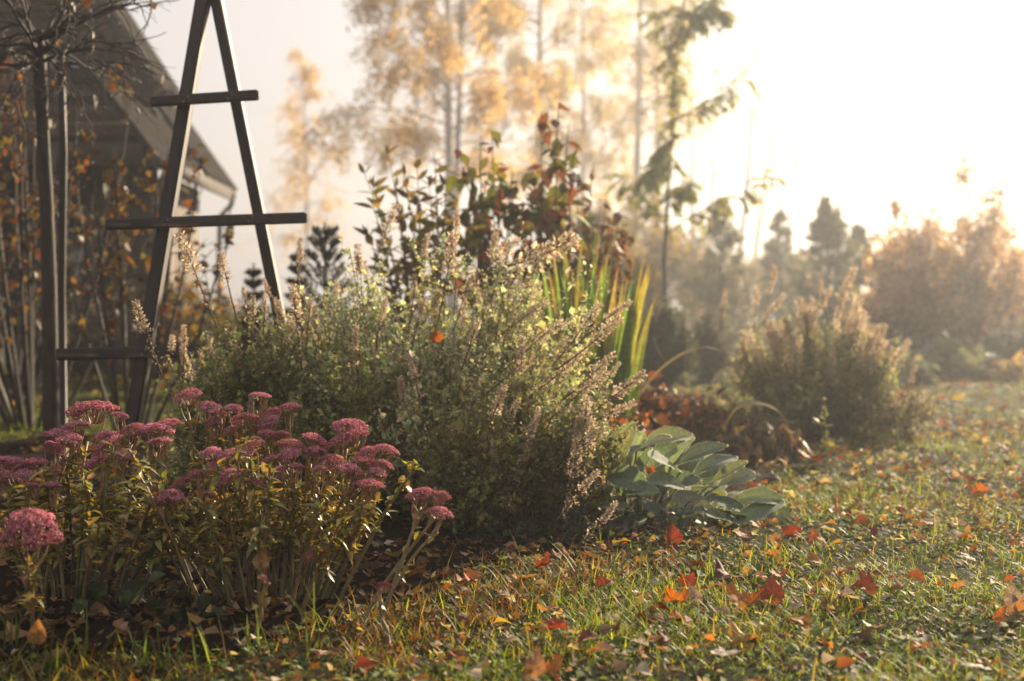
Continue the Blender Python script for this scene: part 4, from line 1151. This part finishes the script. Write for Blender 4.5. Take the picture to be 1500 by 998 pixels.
def catmint(label, cx_px, Y, width, depth, height, nst, spikes, cols=CMCOL, w=(4, 4, 3, 2, 1.5), leaf=.021, shape=.60, lean=(0, 0), per=46, auto_spikes=0, spike_len=.10):
    x = colx(cx_px, Y)
    o = thing('catmint_bush', label, 'plant', (x, Y, 0))
    st, lf = MB(), MB(); Ps, Ts, Ss = [], [], []
    tops = []
    clumps = [(rng.uniform(0, 6.28), rng.uniform(0, 1) ** .5, rng.uniform(.74, 1.10)) for _ in range(max(10, nst // 14))]
    for i in range(nst):
        ca, cr_, ch = clumps[rng.integers(len(clumps))]
        r = math.hypot(cr_ * math.cos(ca) + rng.normal(0, .10), cr_ * math.sin(ca)); a = ca + rng.normal(0, .16)
        r = min(1.05, abs(cr_ + rng.normal(0, .11)))
        tip = np.array([math.cos(a) * r * width * .5 + lean[0] * r, math.sin(a) * r * depth * .5 + lean[1], height * ch * (1 - (1 - shape) * r ** 2.2) * rng.uniform(.62, 1.08)])
        if r > .85: tip[2] *= rng.uniform(.25, .95)
        b = np.array([tip[0] * .35, tip[1] * .35, 0]) + rng.normal(0, .03, 3) * [1, 1, 0]
        l = curve_line(b, tip, (tip[0] * .10, tip[1] * .10, height * .05), 11, .010)
        st.tube(l, np.linspace(.0036, .0014, 11), 4, (.22, .14, .08), cap=False)
        L = [l]
        tops.append(l)
        for k in range(7):
            p, t = along(l, [rng.uniform(.22, .96)])
            s = grow(p[0], t[0] * .8 + rng.normal(0, .55, 3) * [1, 1, .5], rng.uniform(.06, .20), 5, (0, 0, .3), .10)
            st.tube(s, np.linspace(.0014, .0008, 5), 3, (.17, .15, .07), cap=False); L.append(s)
        for s in L:
            k = int(per * (1 if s is l else .30) * rng.uniform(.7, 1.3))
            p, t = along(s, rng.uniform(.12, 1, k)); Ps.append(p); Ts.append(t); Ss.append(np.full(k, 1.0 if s is l else .8))
    P, T0, S = map(np.concatenate, (Ps, Ts, Ss)); n = len(P)
    d = unit(rand_dirs(n) * 1.0 + T0 * .45 + np.array([0, 0, -.05]))
    c = palette(n, cols, w, .18)
    # some whole patches of the bush are yellower
    patch = np.clip(.5 + .8 * np.sin(5 * P[:, 0] + 3 * P[:, 2]) * np.sin(4 * P[:, 1] + 6 * P[:, 2] + 1), 0, 1)[:, None]
    c = c * (1 + patch * np.array([.14, .06, -.06]))
    sz = leaf * S * rng.lognormal(-.08, .42, n)
    lf.scatter(LEAF_S, P + rng.normal(0, .008, (n, 3)), frames(d, np.array([0, 0, 1.]) + rng.normal(0, .5, (n, 3))), np.stack([sz * 1.15, sz, sz], -1), c)
    # papery remains of flowers along the upper shoots
    dr = MB(); Pq = []
    for l in tops:
        if rng.uniform() < .75:
            p, t = along(l, rng.uniform(.74, 1.0, 26)); Pq.append(p)
    P = np.concatenate(Pq); n = len(P)
    dr.scatter(LEAF_S, P + rng.normal(0, .011, (n, 3)), frames(rand_dirs(n), rand_dirs(n)), rng.uniform(.008, .016, n), palette(n, [(.54, .45, .33), (.44, .35, .24), (.64, .56, .45)], None, .15))
    st.build('stems', M_STEM, o); lf.build('foliage', M_CATMINT, o); dr.build('dry_flowers', M_DRY, o)
    # tall spikes given by their foot and tip
    def spike(a, b, ln=None):
        a, b = np.asarray(a, float), np.asarray(b, float); u = unit(b - a)
        ln = ln or np.linalg.norm(b - a)
        e = put('flower_spike', SPIKES[rng.integers(6)], o, tuple(a), None, (ln,) * 3)
        e.rotation_euler = (Vector(u).to_track_quat('Z', 'Y') @ __import__('mathutils').Quaternion((0, 0, 1), rng.uniform(0, 6.28))).to_euler()
    for px, py, qx, qy, yy in spikes:
        tip = at(px, py, yy) - np.array([x, Y, 0]); foot = at(qx, qy, yy + rng.uniform(-.05, .05)) - np.array([x, Y, 0])
        u = foot - tip
        root = foot + u * 1.4; root[2] = max(root[2], .05)
        m = MB(); ll = curve_line(root, foot, (u[0] * -.05, 0, 0), 9); m.tube(np.concatenate([ll, [foot * .4 + tip * .6]]), np.linspace(.0034, .002, 10), 5, (.17, .11, .06), cap=False)
        # whorls lower down the stem
        p, t = along(ll, rng.uniform(.25, 1, 40)); wz = np.round(rng.uniform(0, 4, 40)) / 4
        p, t = along(ll, np.clip(.3 + wz * .68 + rng.normal(0, .012, 40), 0, 1))
        m.scatter(LEAF_S, p + rng.normal(0, .008, (40, 3)), frames(rand_dirs(40), rand_dirs(40)), rng.uniform(.008, .016, 40), palette(40, [(.36, .29, .2), (.25, .19, .12), (.48, .4, .3)]))
        m.build('spike_stem', M_DRY, o)
        spike(foot, tip)
    for i in range(auto_spikes):
        l = tops[rng.integers(len(tops))]
        if l[-1][2] < height * .45: continue
        u = unit(l[-1] - l[-3])
        spike(l[-1], l[-1] + u * spike_len * rng.uniform(.6, 1.3))
    return o

catmint('big airy catmint bush with dry pale flower tops in the middle of the bed', 635, 5.75, 1.55, 1.3, 1.0, 500,
        [(668, 345, 655, 405, 5.6), (838, 348, 735, 392, 5.9), (755, 350, 722, 385, 6.1), (577, 300, 565, 338, 6.2), (738, 565, 722, 612, 4.95), (880, 448, 850, 485, 5.5), (920, 440, 885, 470, 5.6), (945, 548, 900, 580, 5.3), (910, 470, 870, 500, 5.2),
         (518, 478, 521, 515, 5.2), (600, 520, 607, 550, 5.1), (885, 545, 850, 575, 5.2), (800, 440, 760, 470, 5.6), (780, 520, 750, 545, 5.2), (930, 590, 895, 605, 5.1), (865, 590, 850, 640, 5.0), (700, 470, 690, 500, 5.2), (620, 440, 612, 472, 5.4), (560, 440, 556, 470, 5.5), (855, 520, 822, 545, 5.2), (760, 590, 745, 620, 5.0), (900, 520, 868, 548, 5.2), (690, 400, 678, 440, 5.7), (610, 405, 605, 440, 5.8), (820, 470, 786, 500, 5.4), (870, 615, 862, 660, 4.95), (848, 640, 838, 700, 4.9)], auto_spikes=80)
catmint('low catmint spilling forward beside the woolly leaves with dry brown sprays', 760, 5.25, .85, .75, .52, 170,
        [(875, 690, 850, 720, 4.8), (905, 740, 880, 765, 4.7), (790, 600, 775, 640, 4.9)], auto_spikes=22, cols=[(.18, .20, .07), (.24, .24, .09), (.32, .28, .14), (.13, .15, .055)], w=(4, 3, 2, 3), shape=.5)
catmint('darker catmint bush at left with the tallest pale spikes before the trellis', 405, 5.45, .95, .9, .70, 230,
        [(264, 345, 287, 402, 5.2), (322, 370, 333, 412, 5.25), (201, 442, 216, 487, 5.0), (428, 418, 434, 470, 5.1), (356, 420, 360, 446, 5.5), (272, 478, 270, 510, 5.3), (390, 430, 388, 455, 5.4), (372, 435, 370, 462, 5.5), (455, 440, 452, 470, 5.4), (254, 492, 250, 515, 5.4), (382, 412, 396, 436, 5.6), (442, 350, 440, 385, 6.4)],
        auto_spikes=14, cols=[(.19, .23, .08), (.26, .28, .11), (.13, .165, .06), (.34, .34, .16)], w=(4, 4, 3, 2))
catmint('second catmint bush farther back with pale pinkish dry plumes', 1190, 8.9, 1.15, 1.0, .68, 380,
        [(1252, 395, 1232, 440, 9.0), (1131, 392, 1126, 428, 8.9), (1202, 410, 1205, 432, 8.8), (1063, 425, 1060, 450, 9.0), (1108, 420, 1106, 448, 9.1), (1148, 432, 1130, 455, 8.8), (1240, 430, 1225, 465, 8.9), (1302, 480, 1285, 510, 8.8), (1265, 478, 1250, 500, 8.8), (1330, 500, 1308, 530, 8.7), (1345, 535, 1335, 560, 8.6), (1215, 425, 1198, 455, 9.0), (1190, 440, 1178, 470, 9.0)],
        cols=[(.31, .34, .15), (.40, .40, .21), (.24, .26, .10), (.54, .49, .33)], w=(4, 3, 3, 2), leaf=.020, shape=.6, auto_spikes=90, spike_len=.17)
shrub('asparagus_fern', 'feathery dark green base foliage in front of the second catmint', 'plant', 1245, 8.45, .42, .62, .028, 4600, [(.045, .055, .018), (.06, .07, .024), (.08, .085, .03)], stems=50, twigs=6, T=NEEDLE, spread=.02, shape=.6, f0=.1, stem_r=.003, wide=1.5)
shrub('grey_plume_plant', 'thin sprays of pale seedheads at the right foot of the second catmint', 'plant', 1318, 8.5, .36, .5, .018, 1500, [(.40, .33, .22), (.30, .25, .14), (.18, .17, .07)], stems=46, twigs=5, T=LEAF_S, spread=.015, shape=.7, f0=.3, stem_r=.0025, mat=M_DRY)

# ------------------------------------------------------------------ woolly lamb's ear
def wool_leaf(L, W, droop, fold, col, twist):
    """one felted leaf along +Y with a pale hairy margin"""
    n, k = 9, 3
    mb = MB()
    ys = np.linspace(0, 1, n)
    hw = W * np.array([.12, .26, .56, .84, .98, 1.0, .90, .66, .14])
    us = np.linspace(-1, 1, 2 * k + 1)
    V = []
    for y, h in zip(ys, hw):
        for u in us:
            z = -droop * y * y * L + fold * h * abs(u) ** 1.4 + .05 * h * math.sin(y * 17 + u * 3) * abs(u) - (.10 * W if abs(u) < .01 else 0)
            V.append((u * h, y * L * (1 - .12 * droop * y), z + twist * u * h * y))
    V = np.array(V); m = 2 * k + 1
    a = np.arange(n - 1)[:, None] * m + np.arange(m - 1)[None]
    F = np.stack([a, a + 1, a + m + 1, a + m], -1).reshape(-1, 4)
    tint = np.tile(np.where(np.abs(us) < .01, 1.28, 1.0), n)[:, None]
    mb.add(V, F, np.asarray(col) * tint)
    # margin of fine hairs
    rim = [i * m for i in range(n)] + [i * m + m - 1 for i in range(n - 1, -1, -1)]
    rp = V[rim]; seg = np.linspace(0, len(rp) - 1, 150)
    p = np.array([[np.interp(s, np.arange(len(rp)), rp[:, j]) for j in range(3)] for s in seg])
    c = np.array([0, L * .5, 0]); tn = unit(np.gradient(p, axis=0)); out = unit(np.cross(tn, [0, 0, 1.])); out *= np.sign(((p - c) * out).sum(1))[:, None]
    d = unit(out + rng.normal(0, .35, p.shape))
    mb.scatter(RHOMB, p - d * .0006, frames(d, rand_dirs(len(p))), np.stack([np.full(150, .0045), rng.uniform(.003, .0055, 150), np.full(150, .002)], -1), palette(150, [(.62, .66, .5), (.7, .7, .56)], None, .05), 1)
    return mb

def lambs_ear():
    Y = 5.45; x = colx(912, Y)
    o = thing('woolly_leaf_plant', 'mound of broad felted silver green leaves at the edge of the lawn', 'plant', (x, Y, 0))
    made = 0
    spec = []
    # px, py of leaf base, depth, azimuth (deg, 0 = right, 90 = away), elevation, length
    for i in range(100):
        a = i * 2.39996; q = math.sqrt((i + .5) / 100)
        bx = math.cos(a) * q * .62 - .03; by = math.sin(a) * q * .36
        front = max(0, -by / .34)
        up = .30 - .255 * q ** 1.5 + rng.normal(0, .035)
        az = a + rng.normal(0, .75)
        # the mound leans to the right, towards the light
        az = math.atan2(math.sin(az) * .9, math.cos(az) + .45)
        el = R(64) * (1 - q) + R(26) * (.3 - front) + rng.normal(0, .30)
        if bx < -.18: up *= .75
        spec.append((bx, by, max(.03, up), az, el, rng.uniform(.15, .235) * (.9 + .25 * q)))
    for bx, by, up, az, el, L in spec:
        d = np.array([math.cos(az) * math.cos(el), math.sin(az) * math.cos(el), math.sin(el)])
        base = np.array([bx - d[0] * L * .45, by - d[1] * L * .45, max(.015, up - d[2] * L * .45)])
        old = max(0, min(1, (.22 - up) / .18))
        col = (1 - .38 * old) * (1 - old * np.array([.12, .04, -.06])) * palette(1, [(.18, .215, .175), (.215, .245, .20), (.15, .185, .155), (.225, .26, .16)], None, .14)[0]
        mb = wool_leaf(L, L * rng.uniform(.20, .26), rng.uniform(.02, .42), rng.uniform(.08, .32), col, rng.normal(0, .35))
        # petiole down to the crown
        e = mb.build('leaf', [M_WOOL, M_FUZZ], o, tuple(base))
        Rm = frames(d[None], np.array([[-d[0] * .5 + rng.normal(0, .15), -d[1] * .35 - .50, 1.]]))[0]
        from mathutils import Matrix
        e.rotation_euler = Matrix(Rm.tolist()).to_euler()
        made += 1
    st = MB()
    for bx, by, up, az, el, L in spec:
        st.tube(curve_line((bx * .5, by * .5, 0), (bx - math.cos(az) * math.cos(el) * L * .44, by - math.sin(az) * math.cos(el) * L * .44, max(.015, up - math.sin(el) * L * .44)), (0, 0, .01), 5), .0035, 5, (.14, .16, .10), cap=False)
    st.build('stems', M_STEM, o)
lambs_ear()
shrub('creeping_plant', 'low mat of small grey green leaves under the woolly leaves', 'plant', 985, 5.15, .07, .5, .028, 420, [(.06, .08, .045), (.09, .11, .06), (.05, .065, .035)], stems=40, twigs=3, hang=.2, spread=.03, shape=.5, f0=.2, stem_r=.002, T=LEAF_S)
shrub('creeping_plant', 'low dark leafy mat in the shade under the big catmint', 'plant', 800, 5.0, .10, .8, .028, 700, [(.05, .07, .04), (.07, .09, .05), (.04, .055, .03)], stems=60, twigs=3, hang=.2, spread=.03, shape=.5, f0=.2, stem_r=.002, T=LEAF_S, depth=.5)
shrub('creeping_plant', 'dark leaf rosettes at the feet of the two large sedum clumps', 'plant', 215, 3.75, .10, .55, .05, 60, [(.05, .065, .035), (.07, .085, .045)], stems=26, twigs=1, hang=.2, spread=.02, shape=.5, f0=.4, stem_r=.002, depth=.3)

# small weed with pale buds by the second catmint
def weed():
    Y = 7.3; x = colx(1207, Y)
    o = thing('budding_weed', 'small upright weed with pale round buds before the second catmint', 'plant', (x, Y, 0))
    st, lf, bd = MB(), MB(), MB()
    P = lambda px, py: at(px, py, Y) - np.array([x, Y, 0])
    for tip, k in (((1207, 585), 1), ((1206, 598), 1), ((1222, 640), 0), ((1196, 605), 0)):
        t = P(*tip); l = curve_line((rng.normal(0, .01), 0, 0), t, (.01, 0, 0), 8); st.tube(l, .002, 4, (.2, .22, .08), cap=False)
        if k: bd.scatter(OCTA, [t], np.eye(3)[None], np.array([.026]), (.55, .48, .33))
        p, tt = along(l, rng.uniform(.15, .9, 9)); lf.scatter(LEAF, p, frames(unit(tt + rand_dirs(9)), np.repeat([[0, 0, 1.]], 9, 0)), rng.uniform(.03, .05, 9), palette(9, [(.16, .18, .06), (.2, .2, .08)]))
    st.build('stem', M_STEM, o); lf.build('foliage', M_LEAF, o); bd.build('bud', M_DRY, o)
weed()

# blades of grass growing in the bed
def bed_grass():
    mb = MB()
    for px, py, k, hgt in ((470, 930, 7, .20), (300, 985, 6, .14), (60, 985, 10, .12), (365, 960, 6, .14), (430, 960, 8, .12), (210, 970, 8, .10), (820, 800, 7, .10), (870, 810, 8, .09), (140, 960, 8, .12), (20, 960, 8, .14), (255, 975, 8, .11)):
        g = gnd(px, py)
        a = rng.uniform(0, 6.28, k); t = np.abs(rng.normal(.35, .2, k))
        d = np.stack([np.cos(a) * np.sin(t), np.sin(a) * np.sin(t), np.cos(t)], -1)
        L = hgt * rng.uniform(.5, 1.1, k)
        T = (BLADE[0].copy(), BLADE[1]); T[0][:, 2] = -.2 * T[0][:, 1] ** 2
        mb.scatter(T, np.array([g[0], g[1], 0]) + rng.normal(0, .03, (k, 3)) * [1, 1, 0], frames(d, np.stack([-np.cos(a), -np.sin(a), np.full(k, .6)], -1)), np.stack([np.full(k, .0055), L, L], -1), palette(k, [(.09, .13, .035), (.13, .17, .04), (.07, .10, .03)]))
    tag(mb.build('bed_grass', M_GRASS), kind='stuff')
bed_grass()

# ------------------------------------------------------------------ fallen leaves
OUT_MAPLE = [(0, 0), (.10, .09), (.36, .0), (.32, .16), (.46, .22), (.58, .40), (.43, .45), (.50, .60), (.47, .72), (.30, .60), (.22, .70), (.15, .84), (0, 1.05)]
OUT_ASPEN = [(0, 0), (.16, .04), (.30, .16), (.38, .30), (.37, .45), (.31, .60), (.22, .74), (.11, .88), (0, 1.0)]
OUT_OVATE = [(0, 0), (.12, .08), (.22, .22), (.27, .38), (.26, .54), (.20, .72), (.10, .88), (0, 1.0)]
LCOL = {'red': (.27, .055, .022), 'orange': (.42, .14, .025), 'yellow': (.48, .30, .05), 'tan': (.38, .22, .10), 'maroon': (.13, .035, .03), 'pale': (.46, .35, .29), 'brown': (.17, .08, .04), 'green': (.28, .30, .05)}
LWORD = {'red': 'red', 'orange': 'orange', 'yellow': 'yellow', 'tan': 'tan', 'maroon': 'dark maroon', 'pale': 'pale pinkish', 'brown': 'brown', 'green': 'yellow green'}
LSH = {'red': OUT_MAPLE, 'orange': OUT_MAPLE, 'yellow': OUT_ASPEN, 'tan': OUT_ASPEN, 'maroon': OUT_MAPLE, 'pale': OUT_ASPEN, 'brown': OUT_OVATE, 'green': OUT_ASPEN}
def dead_leaf_mesh(outl, col):
    half = np.array(outl, float)
    rim = np.concatenate([half, half[-2:0:-1] * [-1, 1]])
    fine = []
    for i in range(len(rim)):
        a, b = rim[i], rim[(i + 1) % len(rim)]
        fine += [a, (a + b) / 2 + rng.normal(0, .012, 2)]
    rim = np.array(fine); c = np.array([0, .42]); n = len(rim)
    k1, k2, k3, ph = rng.uniform(-.5, 1.8), rng.uniform(-.9, .9), rng.uniform(-.9, .9), rng.uniform(0, 6)
    P = [c[None]] + [c + (rim - c) * s for s in (.35, .7, 1.0)]
    P = np.concatenate(P)
    z = k1 * np.abs(P[:, 0]) ** 1.5 + k2 * (P[:, 1] - .4) ** 2 + k3 * P[:, 0] * (P[:, 1] - .4) + .045 * np.sin(P[:, 0] * 13 + ph) * np.sin(P[:, 1] * 11 + ph)
    V = np.column_stack([P[:, 0], P[:, 1] - .42, z])
    F3 = np.array([[0, 1 + i, 1 + (i + 1) % n] for i in range(n)])
    F4 = np.array([[1 + r * n + i, 1 + (r + 1) * n + i, 1 + (r + 1) * n + (i + 1) % n, 1 + r * n + (i + 1) % n] for r in range(2) for i in range(n)])
    mb = MB()
    base = palette(1, [col], None, .12)[0]
    cc = base * (1 + .30 * rng.normal(0, 1, (len(V), 1)) * .6)
    rimd = np.concatenate([[0], np.zeros(2 * n), np.ones(n)])[:, None]
    cc = np.clip(cc * (1 - .28 * rimd) + rimd * .28 * base * np.array([.8, .5, .4]), .004, .9)
    mb.add(V, F4, cc); mb.F.append(F3); mb.M.append(np.zeros(n, int))
    mb.tube(curve_line((0, -.42, V[1 + 2 * n][2]), (rng.normal(0, .12), -.95, V[1 + 2 * n][2] + rng.uniform(-.02, .2)), (.05, 0, .03), 6), [.014, .012, .011, .011, .012, .016], 5, base * .5, cap=False)
    return mb.mesh('fallen_leaf', M_FALLEN)
reseed('leaf shapes 2')
LEAFMESH = {k: [dead_leaf_mesh(LSH[k] if q % 3 else OUT_ASPEN if LSH[k] is OUT_MAPLE else LSH[k], LCOL[k]) for q in range(5)] for k in LCOL}
def put_leaf(p, size, kind, label, group=None, tilt=.32, rot=None):
    q = rng.uniform(0, 6.28)
    r = rot or (rng.normal(0, tilt) + (math.pi if rng.uniform() < .3 else 0), rng.normal(0, tilt), q)
    o = put('fallen_leaf', LEAFMESH[kind][(1, 2, 4)[rng.integers(3)] if 'lobed' in label else rng.integers(5)], None, tuple(p), r, size)
    return tag(o, label, 'leaf', group)
HERO = [
 (1087, 797, 24, 'red', 'small red leaf on the lawn right of the woolly leaf mound'), (982, 799, 32, 'red', 'red leaf tilted up at the foot of the woolly leaf mound'),
 (1065, 841, 46, 'maroon', 'large dark red crumpled leaf between the woolly mound and the orange leaf pair'), (1094, 883, 46, 'orange', 'bright orange red lobed leaf touching a yellow leaf on the front lawn'),
 (1085, 896, 30, 'yellow', 'small yellow leaf tucked under the bright orange red lobed leaf'), (1131, 874, 38, 'maroon', 'purplish maroon leaf standing beside the bright orange red lobed leaf'),
 (1149, 850, 27, 'orange', 'clear orange leaf behind the purplish maroon leaf'), (1091, 938, 48, 'yellow', 'big yellow and tan leaf lying flat near the front edge'),
 (1063, 968, 48, 'pale', 'big pale pink leaf with stem at the front edge below the yellow and tan leaf'), (990, 912, 31, 'orange', 'orange and yellow leaf in front of the two red orange leaves'),
 (992, 886, 36, 'orange', 'red orange leaf, right one of a touching pair in the front grass'), (962, 891, 36, 'red', 'red orange leaf, left one of a touching pair in the front grass'),
 (1012, 858, 25, 'red', 'red leaf standing upright just above a pale leaf'), (1016, 874, 31, 'pale', 'pale pink leaf directly below an upright red leaf'),
 (896, 875, 27, 'pale', 'cream oval leaf in the grass in front of the shaded bed'), (933, 874, 19, 'pale', 'tiny whitish leaf right of the cream oval leaf'),
 (801, 897, 33, 'tan', 'orange tan leaf in the rusty grass under the big catmint'), (885, 862, 25, 'red', 'small red leaf above the cream oval leaf'),
 (815, 929, 37, 'red', 'dark orange red leaf in the grass with a white twig behind it'), (861, 946, 34, 'maroon', 'maroon leaf right of the dark orange red leaf'),
 (878, 962, 40, 'tan', 'broad tan leaf just below the maroon leaf at the front'), (782, 987, 44, 'tan', 'broad tan leaf cut by the front edge beside a brown upright leaf'),
 (813, 981, 32, 'brown', 'red brown leaf standing upright at the front edge'), (1006, 964, 21, 'green', 'small yellow green leaf at the front of the lawn'),
 (975, 948, 25, 'maroon', 'small maroon leaf left of the yellow green leaf'), (772, 854, 31, 'tan', 'tan leaf lying on the soil edge under the big catmint'), (797, 843, 25, 'red', 'dull red leaf on the soil edge beside a tan leaf'),
 (1188, 865, 34, 'yellow', 'golden yellow oval leaf alone on the front lawn'), (1172, 917, 37, 'orange', 'brilliant red orange leaf below the golden yellow oval leaf'), (1267, 869, 40, 'maroon', 'large maroon leaf leaning on a rusty brown leaf'),
 (1275, 886, 28, 'brown', 'rusty brown leaf beneath the large maroon leaf'), (1240, 887, 29, 'pale', 'crumpled pale leaf left of the large maroon leaf'), (1467, 920, 32, 'orange', 'rust orange leaf standing upright by the right edge'),
 (1490, 910, 30, 'tan', 'tan leaf right of the upright rust orange leaf'), (1484, 889, 36, 'pale', 'pinkish leaf behind the upright rust orange leaf'), (1347, 959, 30, 'orange', 'orange yellow leaf at the front edge of the right lawn'),
 (1429, 984, 44, 'pale', 'long whitish leaf flat at the front right edge'), (1197, 799, 29, 'orange', 'orange and yellow leaf on the mid lawn above the golden oval leaf'), (1418, 815, 28, 'pale', 'whitish folded leaf on the mid lawn at right'),
 (1363, 773, 30, 'pale', 'bright whitish flat leaf left of a pale pink leaf on the mid lawn'), (1493, 790, 24, 'orange', 'orange leaf on the mid lawn cut by the right edge'), (1403, 777, 27, 'pale', 'pale pink leaf right of the bright whitish flat leaf'),
 (1471, 655, 22, 'red', 'lone orange red leaf far back on the right lawn'), (1401, 700, 20, 'red', 'small dark red leaf in the middle of the right lawn'), (1438, 725, 24, 'orange', 'red orange leaf below the small dark red leaf of the right lawn'),
 (1326, 747, 25, 'orange', 'rust coloured leaf above the bright whitish flat leaf'), (1194, 674, 40, 'red', 'wide red leaf at the feet of the brown dead leaves'), (1229, 659, 22, 'orange', 'small rust leaf right of the wide red leaf'),
 (1118, 780, 25, 'orange', 'orange leaf right of the woolly mound beyond the small red leaf'), (1159, 795, 31, 'red', 'red brown leaf left of the orange and yellow leaf'), (1133, 890, 30, 'brown', 'shrivelled brown leaf in front of the purplish maroon leaf'), (1280, 924, 33, 'pale', 'pale curled leaf in front of the rusty brown leaf')]
for px, py, w, kind, lab in HERO:
    g = gnd(px, py + w * .25); s = w / FPX * g[1] * 1.12
    up = 'upright' in lab or 'standing' in lab or 'tilted' in lab
    put_leaf((g[0], g[1], gz(g[0], g[1]) + (.45 * s if up else .024 + rng.uniform(0, .014))), s, kind, lab, None, .2, (R(70) + rng.normal(0, .2), rng.normal(0, .3), rng.normal(0, .5)) if up else None)
# the many others: named by colour and by the stretch of ground they lie on
def scatter_leaves(n, y0, y1, zone, gname, kinds, wts, smin, smax, bed=False, xr=None):
    reseed(zone)
    k = 0
    while k < n:
        y = rng.uniform(y0, y1); x = rng.uniform(-.40 * y, .40 * y) if xr is None else rng.uniform(*xr)
        if bool(in_bed(np.array([x]), np.array([y]))[0]) != bed: continue
        kind = kinds[rng.choice(len(kinds), p=np.array(wts) / sum(wts))]
        put_leaf((x, y, gz(x, y) + rng.uniform(.008, .028) + (.008 if bed else 0)), rng.uniform(smin, smax), kind, f'{LWORD[kind]} fallen leaf among many {zone}', f'{LWORD[kind]} leaves {gname}', .34)
        k += 1
KK = ['red', 'orange', 'yellow', 'tan', 'maroon', 'pale', 'brown']
scatter_leaves(46, 3.3, 4.9, 'in the grass of the front lawn', 'on the front lawn', KK, [1.4, 1, .8, 2, 2.4, 2.6, 2.6], .03, .065)
scatter_leaves(58, 4.9, 7.2, 'in the grass beside the woolly mound', 'on the middle lawn', KK, [1.6, 1.2, .6, 2, 2, 3.4, 1.6], .04, .075)
scatter_leaves(72, 7.2, 13, 'on the far lawn past the second catmint', 'on the far lawn', KK, [1, 1, .5, 1.4, .8, 5, .8], .05, .085, xr=(1.2, 4.6))
scatter_leaves(24, 10.5, 16, 'on the sunny lawn behind the trellis', 'on the lawn behind the trellis', KK[:6], [1, 2, 1.4, 1.5, .4, 2], .05, .09, xr=(-6, -2.4))
scatter_leaves(38, 6.0, 9.0, 'on the dark soil under the umbrella-headed tree', 'on the soil by the trellis', KK, [.6, 1, 1, 2.4, .6, 3, 2], .05, .085, bed=True, xr=(-3.4, -1.6))
scatter_leaves(34, 3.5, 4.8, 'on the dark soil between the sedums', 'on the soil by the sedums', ['tan', 'pale', 'brown', 'maroon'], [2, 1, 3, .6], .04, .07, bed=True, xr=(-1.9, .25))
for px, py, w, kind, lab in ((620, 852, 34, 'tan', 'tan leaf on the dark soil right of the leaning sedum stem'), (650, 856, 25, 'tan', 'smaller tan leaf right of the other one beside the leaning sedum stem'), (855, 760, 20, 'pale', 'small pale leaf on the soil below the woolly mound'),
                             (690, 868, 40, 'brown', 'big brown leaf in the rusty grass in front of the shaded catmint')):
    g = gnd(px, py); put_leaf((g[0], g[1], gz(g[0], g[1]) + .03), w / FPX * g[1] * 1.2, kind, lab)
put_leaf(at(638, 494, 5.0), .05, 'orange', 'glowing orange leaf caught upright in the big catmint', rot=(R(82), 0, R(15)))
put_leaf(at(947, 690, 5.15), .04, 'orange', 'dull orange leaf resting on the woolly leaves', rot=(R(55), 0, R(40)))
put_leaf(at(882, 703, 5.0), .05, 'tan', 'tan leaf lodged at the left side of the woolly leaves', rot=(R(60), R(20), R(70)))
put_leaf(at(383, 822, 3.7), .055, 'tan', 'crinkled pale tan leaf hanging in the wide sedum clump', rot=(R(80), 0, R(10)))
put_leaf(at(450, 815, 3.75), .06, 'brown', 'red brown leaf caught under the sedum heads', rot=(R(60), 0, R(-30)))
put_leaf(at(57, 928, 3.25), .058, 'tan', 'spotted yellow brown leaf leaning upright at left front', rot=(R(84), 0, R(5)))
